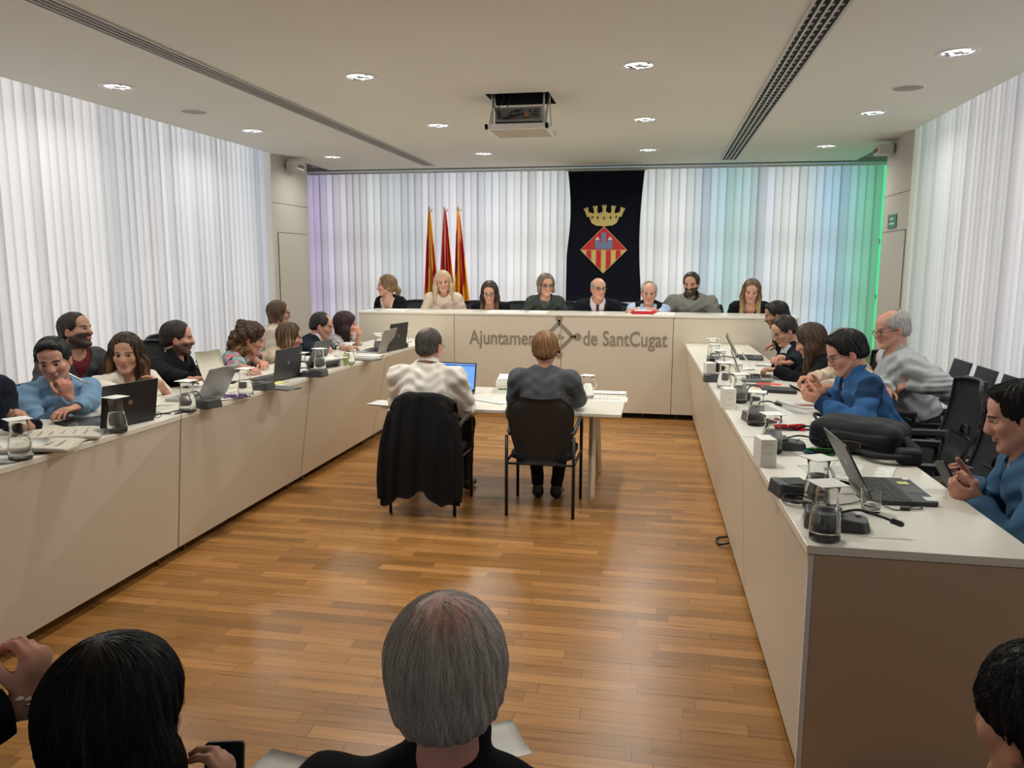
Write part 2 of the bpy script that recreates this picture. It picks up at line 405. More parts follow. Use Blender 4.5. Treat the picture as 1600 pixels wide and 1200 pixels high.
# air units high in the rear corners
for x, y, s_, lb in ((XL + .02, 10.25, 1, 'small white unit under the ceiling above the left door'), (XR - .02, 9.86, -1, 'small grey unit under the ceiling above the right door')):
    t = thing('wall_unit', lb, 'wall unit', (x, y, 2.98))
    m = MB(); m.rbox((s_ * .09, 0, 0), (.085, .11, .055), .02); m.build('casing', mat('unit_white', (.6, .6, .58), .5), t, bevel=.005)
    m = MB(); m.cbox((s_ * .178, 0, -.01), (.004, .08, .02)); m.build('grille', _mats['seam'], t)

# ------------------------------------------------------------------ ceiling fittings
LENS = bpy.data.materials.new('lamp_glass'); LENS.use_nodes = True
n, l = nt(LENS); b = n['Principled BSDF']; b.inputs['Roughness'].default_value = .15; b.inputs['Base Color'].default_value = (.6, .6, .6, 1)
tc = n.new('ShaderNodeTexCoord'); vo = n.new('ShaderNodeTexVoronoi'); vo.inputs['Scale'].default_value = 26; l.new(tc.outputs['Object'], vo.inputs['Vector'])
cr = n.new('ShaderNodeValToRGB'); cr.color_ramp.elements[0].position = .28; cr.color_ramp.elements[0].color = (.02, .02, .02, 1); cr.color_ramp.elements[1].position = .42; cr.color_ramp.elements[1].color = (1, 1, 1, 1)
l.new(vo.outputs['Color'], cr.inputs[0]); l.new(cr.outputs[0], b.inputs['Emission Color']); b.inputs['Emission Strength'].default_value = 1.3; l.new(cr.outputs[0], b.inputs['Base Color'])
rowname = {5.955: 'near', 8.12: 'middle', 10.25: 'rear', 3.8: 'fourth', 1.65: 'fifth'}
colname = {-4.318: 'beside the left blind', -2.27: 'left of the projector', -.192: 'right of the projector', 1.89: 'beside the right blind'}
ML = MB(); n_ = 28
ML.lathe([(.098, .004), (.100, -.004), (.132, -.010), (.139, -.004), (.140, .001)], n_, cap=False); TRIM = ML.mesh('trim', WHITEP, True)
ML = MB(); ML.lathe([(.001, -.002), (.06, -.006), (.092, -.004), (.1, .002)], n_, cap=False); LENSM = ML.mesh('lens', LENS, True)
ML = MB(); ML.lathe([(.0, -.0085), (.022, -.0085), (.024, -.004)], 16, cap=False); HUBM = ML.mesh('lamp_cap', METAL, True)
for yy in (3.8, 5.955, 8.12, 10.25):
    for xx in (-4.318, -2.27, -.192, 1.89):
        t = thing('downlight', 'round glass downlight in the %s ceiling row, %s' % (rowname[yy], colname[xx]), 'ceiling light', (xx, yy, CEIL), 0, 'round ceiling downlights')
        put('trim', TRIM, t); put('lens', LENSM, t); put('lamp_cap', HUBM, t)
        ld = bpy.data.lights.new('lamp', 'AREA'); ld.shape = 'DISK'; ld.size = .18; ld.energy = LAMP * (.55 if abs(xx + 1.2) > 2.5 else 1.3); ld.color = (1, .985, .91); ld.spread = R(155)
        lo = bpy.data.objects.new('lamp', ld); COL.objects.link(lo); lo.parent = t; lo.location = (0, 0, -.02)
for xx, yy, lb in ((-4.312, 7.02, 'round grey ceiling loudspeaker beside the left blind'), (1.888, 7.04, 'round grey ceiling loudspeaker beside the right blind')):
    t = thing('ceiling_speaker', lb, 'loudspeaker', (xx, yy, CEIL))
    m = MB(); m.lathe([(.112, .001), (.114, -.006), (.128, -.007), (.134, .001)], 28, cap=False); m.build('trim', WHITEP, t, True)
    m = MB(); m.lathe([(.001, -.010), (.08, -.008), (.113, -.003)], 28, cap=False); m.build('grille', mat('speaker_grille', srgb(160, 156, 146), .7, bump=.3, bscale=400), t, True)
def linear_vent(x0, x1, y0, y1, label, blobs=False):
    t = thing('linear_diffuser', label, 'air vent', ((x0 + x1) / 2, y0, CEIL), 0, 'linear air diffusers'); w = x1 - x0; L_ = y1 - y0
    m = MB(); m.box((-w / 2 + .004, .004, -.003), (w / 2 - .004, L_ - .004, -.0005)); m.build('slot', DARK, t)
    m = MB(); bar = w * .30 / 5; g = w * .70 / 4
    for i in range(5):
        a = -w / 2 + i * (bar + g) * 1.0; m.box((a, 0, -.012), (a + bar + (.006 if i in (0, 4) else 0), L_, -.001))
    m.build('blade_frame', mat('vent_metal', srgb(190, 188, 182), .4), t)
    if blobs:
        m = MB()
        for i in range(4):
            for y in np.arange(.1, L_, .115): 
                cx = -w / 2 + bar + g / 2 + i * (bar + g); m.box((cx - g * .42, y, -.0065), (cx + g * .1, y + .035, -.0035))
        m.build('deflector', mat('vent_grey', (.35, .35, .34), .5), t)
linear_vent(-3.385, -3.215, 1.2, 11.32, 'narrow slotted air diffuser running along the left of the ceiling')
linear_vent(.75, .955, 1.2, 11.34, 'wide slotted air diffuser running along the right of the ceiling', True)

# projector lift lowered from the ceiling opening
t = thing('projector_lift', 'white projector lift tray lowered from the ceiling opening', 'projector lift', ((HX0 + HX1) / 2, (HY0 + HY1) / 2, CEIL))
hw, hd = (HX1 - HX0) / 2, (HY1 - HY0) / 2
m = MB()
m.box((-hw, -hd, .0), (-hw + .006, hd, .4)); m.box((hw - .006, -hd, 0), (hw, hd, .4)); m.box((-hw, -hd, 0), (hw, -hd + .006, .4)); m.box((-hw, hd - .006, 0), (hw, hd, .4)); m.box((-hw, -hd, .4), (hw, hd, .41))
m.build('shaft', mat('shaft_black', (.01, .011, .014), .7), t)
zt = -.285
m = MB()
for a, b_ in (((-hw, -hd, zt), (hw, -hd + .03, zt + .045)), ((-hw, hd - .03, zt), (hw, hd, zt + .045)), ((-hw, -hd, zt), (-hw + .03, hd, zt + .045)), ((hw - .03, -hd, zt), (hw, hd, zt + .045))): m.box(a, b_)
m.build('tray_frame', WHITEP, t, bevel=.003)
m = MB(); m.box((-hw + .03, -hd + .03, zt + .004), (hw - .03, hd - .03, zt + .010)); m.build('tray_panel', mat('tray_panel', srgb(190, 180, 162), .7), t)
for sx in (-1, 1):
    m = MB(); x = sx * (hw - .03)
    m.tube([(x, -hd + .06, zt + .04), (x, hd - .1, .3)], .006, 6); m.tube([(x, hd - .06, zt + .04), (x, -hd + .1, .3)], .006, 6); m.tube([(x - sx * .02, -hd + .08, zt + .04), (x - sx * .02, -hd + .08, .3)], .008, 6)
    m.build('scissor_arm', METAL, t)
pj = thing('projector', 'grey projector with cables plugged in its back, on the ceiling lift tray', 'projector', ((HX0 + HX1) / 2, (HY0 + HY1) / 2, CEIL + zt + .06))
m = MB(); m.rbox((0, 0, .075), (.205, .15, .06), .02); m.build('casing', mat('projector_grey', srgb(172, 172, 170), .5), pj, bevel=.006)
m = MB(); m.cbox((-.0, -.153, .078), (.185, .003, .045)); m.build('connector_panel', mat('projector_back', srgb(118, 118, 116), .5), pj)
m = MB()
for x, z, a, b_ in ((-.01, .10, .022, .010), (.03, .105, .010, .007), (.10, .10, .01, .008), (-.02, .07, .005, .005), (.0, .07, .005, .005), (.09, .055, .012, .006), (.125, .075, .006, .014), (-.06, .065, .012, .006), (.15, .06, .012, .006), (.06, .045, .02, .004)):
    m.cbox((x, -.158, z), (a, .003, b_))
m.build('socket', BLACKP, pj)
m = MB(); m.cbox((.075, -.16, .066), (.018, .008, .016)); m.build('adapter', mat('adapter_orange', srgb(176, 120, 60), .5), pj)
m = MB()
for z in (.06, .075, .09, .105): m.cbox((.15, -.157, z), (.02, .002, .003))
for z in (.05, .065, .08, .095): m.cbox((-.165, -.157, z), (.018, .002, .003))
m.build('vent_grille', DARK, pj)
m = MB(); m.box((-.2, -.14, -.005), (.2, .14, .015)); m.build('foot', BLACKP, pj)
m = MB()
for pts in ([(-.22, -.12, .32), (-.21, -.17, .16), (-.14, -.19, .04), (-.04, -.18, .06), (.03, -.165, .075)], [(-.16, -.1, .32), (-.12, -.17, .2), (-.17, -.20, .10), (-.12, -.2, .03), (-.03, -.19, .05), (.05, -.17, .08)], [(-.02, -.165, .1), (-.06, -.19, .08), (-.08, -.19, .05), (-.12, -.18, .04)], [(-.1, .0, .34), (-.08, -.12, .22), (-.09, -.17, .13)]):
    m.tube(crom(pts), .005, 6)
m.build('cable', BLACKP, pj, True)

# ================================================================== DESKS
def lerp(a, b, t): return a + (b - a) * t
LT = lambda y: -2.676 + .0365 * (y - 2.77)      # table edge facing the aisle, left row
LBt = lambda y: -2.712 + .0078 * (y - 2.5)      # foot of the sloping front
RT = lambda y: .468 - .0290 * (y - 2.448)
RBt = lambda y: .499 - .0165 * (y - 2.5)
DW = .665
LEGM = mat('leg_chrome', (.6, .62, .64), .2, metal=1)
def desk_unit(y0, y1, top, bot, s, label, zb, end=False):
    """s = direction from the aisle outward"""
    ox, oy = top(y0), y0
    t = thing('council_desk', label, 'desk', (ox, oy, 0), 0, 'desk units of the %s row' % ('left' if s < 0 else 'right'))
    g = .006; a, b = y0 + g, y1 - g
    P = lambda x, y, z: (x - ox, y - oy, z)
    m = MB()
    q = [(top(a), a), (top(b), b), (top(b) + s * DW, b), (top(a) + s * DW, a)]
    if s < 0: q = q[::-1]
    m.prism([(x - ox, y - oy) for x, y in q], DESK - .028, DESK); m.build('tabletop', [TOPW], t, bevel=.002)
    m = MB(); th = s * .022; e = s * .004
    vs = [P(top(a) + e, a, DESK - .03), P(top(b) + e, b, DESK - .03), P(bot(b), b, zb), P(bot(a), a, zb)]
    vs += [(v[0] + th, v[1], v[2]) for v in vs]
    fs = [(0, 1, 2, 3), (7, 6, 5, 4), (0, 4, 5, 1), (1, 5, 6, 2), (2, 6, 7, 3), (3, 7, 4, 0)]
    m._add(vs, fs if s > 0 else [f[::-1] for f in fs]); m.build('front_panel', CREAM, t)
    m = MB(); m.box(P(min(top(a) + s * .55, top(a) + s * .58), a + .02, RISE), P(max(top(a) + s * .55, top(a) + s * .58), a + .05, DESK - .03)); m.build('leg', LEGM, t)
    m = MB(); m.box(P(min(top(a) + s * .55, top(a) + s * .58), b - .05, RISE), P(max(top(a) + s * .55, top(a) + s * .58), b - .02, DESK - .03)); m.build('leg', LEGM, t)
    for yy in (a + .12, b - .12):
        m = MB(); x = bot(yy) + s * .05; m.lathe([(.011, 0), (.011, zb + .25)], 10, M=TM(P(x, yy, 0))); m.build('levelling_foot', LEGM, t, True)
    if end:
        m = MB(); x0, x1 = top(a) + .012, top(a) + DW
        m.box(P(x0 + .012, a - .004, .03), P(x1, a + .02, DESK - .03)); m.build('end_panel', mat('cream_brown_bounce', srgb(186, 164, 138), .45), t)  # same cream laminate, with brown light reflected off the floor put into its colour
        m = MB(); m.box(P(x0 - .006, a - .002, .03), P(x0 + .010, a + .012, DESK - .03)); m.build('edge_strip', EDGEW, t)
    return t
nmL = ['left row desk nearest the viewer below the newspapers', 'second left row desk below the silver laptop', 'third left row desk, below the green box', 'last left row desk touching the dais']
for i, (a, b) in enumerate(((2.42, 3.988), (3.988, 5.571), (5.571, 7.122), (7.122, 8.75))):
    desk_unit(a, b, LT, LBt, -1, 'cream panelled white topped desk, ' + nmL[i], .063)
nmR = ['right row desk with the closed end facing the viewer', 'second right row desk under the black bag', 'third right row desk under the tissue box', 'last right row desk touching the dais']
for i, (a, b) in enumerate(((2.448, 4.019), (4.019, 5.606), (5.606, 7.262), (7.262, 8.75))):
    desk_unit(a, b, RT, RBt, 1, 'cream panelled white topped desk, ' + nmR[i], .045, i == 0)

# dais desk with the lettering
t = thing('dais_desk', 'long raised cream presidential desk with grey town hall lettering', 'desk', (-1.06, DAIS_Y, 0))
for x0, x1 in ((-3.43, -2.285), (-2.285, -1.061), (-1.061, .160), (.160, 1.45)):
    m = MB(); m.box((x0 + 1.06 + .003, 0, .062), (x1 + 1.06 - .003, .025, DAIS_TOP - .022)); m.build('front_panel', CREAM, t)
m = MB(); m.box((-2.37, -.006, DAIS_TOP - .022), (2.51, .62, DAIS_TOP)); m.build('tabletop', TOPW, t, bevel=.002)
m = MB(); m.box((-2.37, 0.03, .42), (-2.34, .6, DAIS_TOP - .025)); m.build('end_panel', CREAM, t)
for x in (-2.2, -1.15, -.05, .05, .92, 1.13, 1.28, 2.3):
    m = MB(); m.lathe([(.012, 0), (.012, .3)], 10, M=TM((x, .06, 0))); m.build('levelling_foot', LEGM, t, True)
INK = mat('grey_lettering', srgb(138, 130, 114), .6)
def lettering(s, x0, x1, z0, zcap, parent):
    me = text_mesh(s, .24, .0015, .002); me.materials.append(INK)
    co = np.array([v.co[:] for v in me.vertices]); w = co[:, 0].max() - co[:, 0].min()
    sx = (x1 - x0) / w; cap = .24 * .70; sz = (zcap - z0) / cap
    for v in me.vertices: v.co = ((v.co.x - co[:, 0].min()) * sx, v.co.y * sz, v.co.z)
    put('lettering', me, parent, (x0 + 1.06, -.003, z0), (R(90), 0, 0))
lettering('Ajuntament', -2.108, -1.285, .800, .955, t)
lettering('de SantCugat', -.815, .100, .810, .970, t)
m = MB(); cx, cz, rr = -1.085 + 1.06, .897, .150
def stroke(p, q, r_=.020): 
    d = Vector((q[0] - p[0], 0, q[1] - p[1])); L_ = d.length; a = math.atan2(d.z, d.x)
    m.box((0, -.0032, -r_), (L_, -.0004, r_), 0, Matrix.Translation((p[0], 0, p[1])) @ Matrix.Rotation(-a, 4, 'Y'))
N4 = [(cx, cz + rr), (cx + rr * 1.02, cz), (cx, cz - rr), (cx - rr * 1.02, cz)]
for i in range(4): stroke(N4[i], N4[(i + 1) % 4])
for i, (x, z) in enumerate(N4):
    ux, uz = (x - cx) / rr, (z - cz) / rr
    stroke((x, z), (x + ux * .035, z + uz * .035), .014)
    m.lathe([(.042, -.0006), (.042, .0032)], 24, M=Matrix.Translation((x + ux * .052, 0, z + uz * .052)) @ Matrix.Rotation(R(90), 4, 'X'))
for x, h in ((-.042, .022), (0, .042), (.042, .022)):
    m.box((cx + x - .011, -.0032, cz - .02 - h * .35), (cx + x + .011, -.0004, cz - .02 + h * 1.2))
m.build('logo', INK, t)

# ------------------------------------------------------------------ banner with the coat of arms
t = thing('heraldic_banner', 'dark blue hanging banner with golden crown and red lozenge arms', 'banner', (-.79, 11.62, 3.0))
P = []
for i in range(15):
    f = i / 14; z = -f * 1.85; wl = -.545 + .045 * math.sin(min(1, f * 1.6) * math.pi) * (1 if f < .62 else 1) - .012 * f; wr = .535 - .055 * math.sin(min(1, f * 1.1) * math.pi * .9) + .01 * f
    P.append([(lerp(wl, wr, j / 16), .010 * math.sin(j * .9 + f * 2) * (.3 + f) * .6, z) for j in range(17)])
m = MB(); m.grid(P, thick=.004); m.build('cloth', fabric('navy_velvet', (.0035, .0045, .012), .2), t, True)
m = MB(); m.tube([(-.56, 0, .012), (.56, 0, .012)], .014, 8); m.build('hanging_rod', mat('rod_grey', srgb(170, 168, 160), .4), t)
for x in (-.5, .5):
    m = MB(); m.tube([(x, 0, .02), (x - .02, .02, .09)], .004, 5); m.build('hook', METAL, t)
GOLD = mat('gold_embroidery', srgb(205, 186, 112), .7, bump=.3, bscale=300, var=.12, vscale=40)
RED = mat('red_embroidery', srgb(196, 40, 44), .8, bump=.2, bscale=300); BLUEG = mat('blue_grey_embroidery', srgb(112, 126, 158), .8, var=.2, vscale=60)
def flat(pts, mt, name, y=-.020, th=.004, par=t):
    """flat applique in the banner plane"""
    m = MB(); m.prism(pts, 0, th, 0, Matrix.Translation((0, y, 0)) @ Matrix.Rotation(R(90), 4, 'X')); return m.build(name, mt, par)
ox = -.018
def cz_(z): return z - 3.0
# crown
cw = [(-.178, 2.245 + .03), (-.12, 2.245 - .005), (0, 2.245 - .018), (.12, 2.245 - .005), (.178, 2.245 + .03), (.232, 2.40)]
top_ = [(.232, 2.40), (.205, 2.425), (.16, 2.405), (.12, 2.43), (.07, 2.41), (.03, 2.43), (-.03, 2.43), (-.07, 2.41), (-.12, 2.43), (-.16, 2.405), (-.205, 2.425), (-.232, 2.40)]
flat([(x + ox, cz_(z)) for x, z in cw + top_[1:]], GOLD, 'crown')
m = MB(); MX = Matrix.Translation((0, -.026, 0)) @ Matrix.Rotation(R(90), 4, 'X')
for x, a, zt_ in ((-.245, .32, 2.43), (-.125, .10, 2.455), (0, 0, 2.465), (.125, -.10, 2.455), (.245, -.32, 2.43)):
    ca, sa = math.cos(a), math.sin(a)
    for pts in ([(-.022, -.07), (.022, -.07), (.026, .03), (-.026, .03)], [(-.032, .03), (.032, .03), (.032, .045), (-.032, .045)], [(-.032, .045), (-.016, .045), (-.016, .06), (-.032, .06)], [(-.008, .045), (.008, .045), (.008, .06), (-.008, .06)], [(.016, .045), (.032, .045), (.032, .06), (.016, .06)]):
        m.prism([(x + ox + px * ca - pz * sa, cz_(zt_) + px * sa + pz * ca) for px, pz in pts], 0, .005, 0, MX)
m.build('crown_tower', GOLD, t)
MX = Matrix.Translation((0, -.031, 0)) @ Matrix.Rotation(R(90), 4, 'X')
for x in (-.17, -.09, 0, .09, .17): 
    m = MB(); z = 2.325 + .012 * abs(x) / .17
    m.prism([(x + ox - .009, cz_(z)), (x + ox + .009, cz_(z)), (x + ox + .009, cz_(z + .03)), (x + ox, cz_(z + .04)), (x + ox - .009, cz_(z + .03))], 0, .003, 0, MX)
    m.build('crown_opening', DARK, t)
# lozenge
LC, LH = 1.895, .335
flat([(ox, cz_(LC + LH)), (ox - LH, cz_(LC)), (ox, cz_(LC - LH)), (ox + LH, cz_(LC))], GOLD, 'lozenge_border')
q = LH - .012
flat([(ox, cz_(LC + q)), (ox - q, cz_(LC + .004)), (ox + q, cz_(LC + .004))], RED, 'lozenge_chief', y=-.026)
m = MB(); MX = Matrix.Translation((0, -.026, 0)) @ Matrix.Rotation(R(90), 4, 'X'); q = LH - .012
for a, b_ in ((-.245, -.175), (-.105, -.035), (.035, .105), (.175, .245)):
    m.prism([(ox + a, cz_(LC - .006)), (ox + a, cz_(LC - q + abs(a))), (ox + b_, cz_(LC - q + abs(b_))), (ox + b_, cz_(LC - .006))], 0, .003, 0, MX)
m.build('lozenge_stripe', RED, t)
m = MB(); MX = Matrix.Translation((0, -.030, 0)) @ Matrix.Rotation(R(90), 4, 'X')
for x, w_, h in ((0, .034, .235), (-.09, .032, .13), (.09, .032, .13)):
    m.prism([(ox + x - w_, cz_(LC + .012)), (ox + x + w_, cz_(LC + .012)), (ox + x + w_, cz_(LC + .012 + h)), (ox + x - w_, cz_(LC + .012 + h))], 0, .004, 0, MX)
m.prism([(ox - .06, cz_(LC + .012)), (ox + .06, cz_(LC + .012)), (ox + .06, cz_(LC + .105)), (ox - .06, cz_(LC + .105))], 0, .003, 0, MX)
m.build('castle', BLUEG, t)
m = MB(); MX = Matrix.Translation((0, -.030, 0)) @ Matrix.Rotation(R(90), 4, 'X')
for x in (-.09, .09): m.prism([(ox + x - .036, cz_(LC + .142)), (ox + x + .036, cz_(LC + .142)), (ox + x, cz_(LC + .19))], 0, .004, 0, MX)
m.build('castle_roof', mat('silver_embroidery', (.6, .62, .66), .6), t)
m = MB(); MX = Matrix.Translation((0, -.029, 0)) @ Matrix.Rotation(R(90), 4, 'X')
for s_ in (-1, 1):
    for k in range(3): 
        z = cz_(LC + .035 + k * .035); m.prism([(ox + s_ * .13, z), (ox + s_ * (.2 - k * .02), z + .006), (ox + s_ * .13, z + .012)][::s_], 0, .003, 0, MX)
m.build('laurel', mat('grey_green_embroidery', srgb(120, 110, 90), .8), t)

# ------------------------------------------------------------------ flags
def flag_mat(name, stripes, cols, tilt):
    m = bpy.data.materials.new(name); m.use_nodes = True; n, l = nt(m); b = n['Principled BSDF']; b.inputs['Roughness'].default_value = .75
    a = n.new('ShaderNodeAttribute'); a.attribute_name = 'flagv'
    cr = n.new('ShaderNodeValToRGB'); cr.color_ramp.interpolation = 'CONSTANT'; e = cr.color_ramp.elements
    e[0].position = 0; e[0].color = (*cols[0], 1); e[1].position = 1 / stripes; e[1].color = (*cols[1 % len(cols)], 1)
    for i in range(2, stripes): q = e.new(i / stripes); q.color = (*cols[i % len(cols)], 1)
    l.new(a.outputs['Fac'], cr.inputs[0]); l.new(cr.outputs[0], b.inputs['Base Color'])
    return m
Yf, Rf = srgb(240, 172, 20), srgb(186, 22, 44)
def flag(x, label, mt, w0, w1, seed, lean=0.):
    rnd = random.Random(seed); t = thing('flag_on_pole', label, 'flag', (x, 10.74, DAIS_FLOOR), 0, 'flags behind the dais')
    H_ = 2.43 - DAIS_FLOOR
    m = MB(); m.lathe([(.16, 0), (.16, .02), (.05, .05), (.02, .07)], 20); m.build('stand', METAL, t, True)
    m = MB(); m.lathe([(.012, .06), (.012, H_ - .02)], 10); m.build('pole', mat('flag_pole', srgb(150, 110, 60), .4), t, True)
    m = MB(); m.lathe([(.003, H_ + .035), (.014, H_ + .02), (.016, H_), (.010, H_ - .02), (.018, H_ - .03)], 10); m.box((-.004, -.004, H_ - .03), (.045, .004, H_ - .02)); m.box((.035, -.004, H_ - .03), (.045, .004, H_ + .01)); m.build('finial', mat('brass', (.35, .28, .16), .35, metal=1), t, True)
    n = 44; rows = 26; vs = []; fs = []; uv = []
    ph = rnd.uniform(0, 6)
    for i in range(rows + 1):
        f = i / rows; z = H_ - .03 - f * 1.28; wd = (w0 + (w1 - w0) * f ** .9)
        for j in range(n + 1):
            g = j / n; a = g * math.pi * 2 * 3.5 + ph
            xx = lean * f + (g - .45) * wd + .25 * wd * math.sin(a * 1.0) * .35; yy = .03 * f + (.012 + .035 * f) * math.cos(a)
            vs.append((xx, yy, z)); v = ((xx - lean * f) / wd + .5) * .62 + f * .42 + .03 * math.sin(a * .5)
            uv.append(v % 1.0)
    for i in range(rows):
        for j in range(n): q = i * (n + 1) + j; fs.append((q, q + n + 1, q + n + 2, q + 1))
    me = bpy.data.meshes.new('cloth'); me.from_pydata(vs, [], fs); me.polygons.foreach_set('use_smooth', [True] * len(fs))
    at = me.attributes.new('flagv', 'FLOAT', 'POINT'); at.data.foreach_set('value', uv); me.materials.append(mt)
    o = put('cloth', me, t); s_ = o.modifiers.new('solid', 'SOLIDIFY'); s_.thickness = .002
    return t
FM = flag_mat('striped_flag', 4, [Yf, Rf], 0); FM2 = flag_mat('red_flag', 5, [Rf, Rf, Rf, Rf, Yf], 0); FM3 = flag_mat('wide_striped_flag', 5, [Yf, Rf], 0)
flag(-3.145, 'furled yellow and red striped flag on pole, leftmost of the three', FM, .03, .24, 1, -.0)
flag(-2.925, 'furled crimson flag on pole between two striped flags', FM2, .03, .24, 2)
flag(-2.735, 'furled yellow and red flag on pole, rightmost of the three', FM3, .03, .25, 4, .03)

# ================================================================== BODIES (distance fields turned into one surface)
from mathutils import kdtree
from concurrent.futures import ThreadPoolExecutor
POOL = ThreadPoolExecutor(4)
A3 = lambda *v: np.array(v, dtype=np.float64)
def nrm(v): v = np.asarray(v, float); return v / (np.linalg.norm(v) + 1e-12)
class Cap:          # tapered capsule, optionally flattened along fdir by ff, optionally cut flat at b
    def __init__(s, a, b, ra, rb, k=.02, fdir=None, ff=1., cut=False, infl=0.):
        s.a, s.b = np.asarray(a, float), np.asarray(b, float); s.ra, s.rb, s.k = ra + infl, rb + infl, k
        s.fd = None if fdir is None else nrm(fdir); s.ff = ff; s.cut = cut
    def bound(s): r = max(s.ra, s.rb) * 1.05; return np.minimum(s.a, s.b) - r, np.maximum(s.a, s.b) + r
    def __call__(s, p):
        ab = s.b - s.a; L2 = ab @ ab; q = p - s.a; h = np.clip((q @ ab) / (L2 + 1e-12), 0, 1)
        c = q - h[:, None] * ab; r = s.ra + (s.rb - s.ra) * h
        if s.fd is not None:
            cf = c @ s.fd; d2 = (c * c).sum(1) + cf * cf * (1 / s.ff ** 2 - 1); d = (np.sqrt(d2) - r) * (s.ff ** .5)
        else: d = np.sqrt((c * c).sum(1)) - r
        if s.cut: d = np.maximum(d, (p - s.b) @ (ab / math.sqrt(L2)))
        return d
class Ell:
    def __init__(s, c, r, M=None, k=.02, infl=0.):
        s.c, s.r, s.k = np.asarray(c, float), np.asarray(r, float) + infl, k; s.M = np.eye(3) if M is None else M
    def bound(s): r = s.r.max(); return s.c - r, s.c + r
    def __call__(s, p):
        q = (p - s.c) @ s.M; k0 = np.sqrt(((q / s.r) ** 2).sum(1)); k1 = np.sqrt(((q / s.r ** 2) ** 2).sum(1)) + 1e-9
        return k0 * (k0 - 1) / k1
def smin(a, b, k):
    if k <= 0: return np.minimum(a, b)
    h = np.maximum(k - np.abs(a - b), 0) / k
    return np.minimum(a, b) - h * h * k * .25
def smax(a, b, k): return -smin(-a, -b, k)

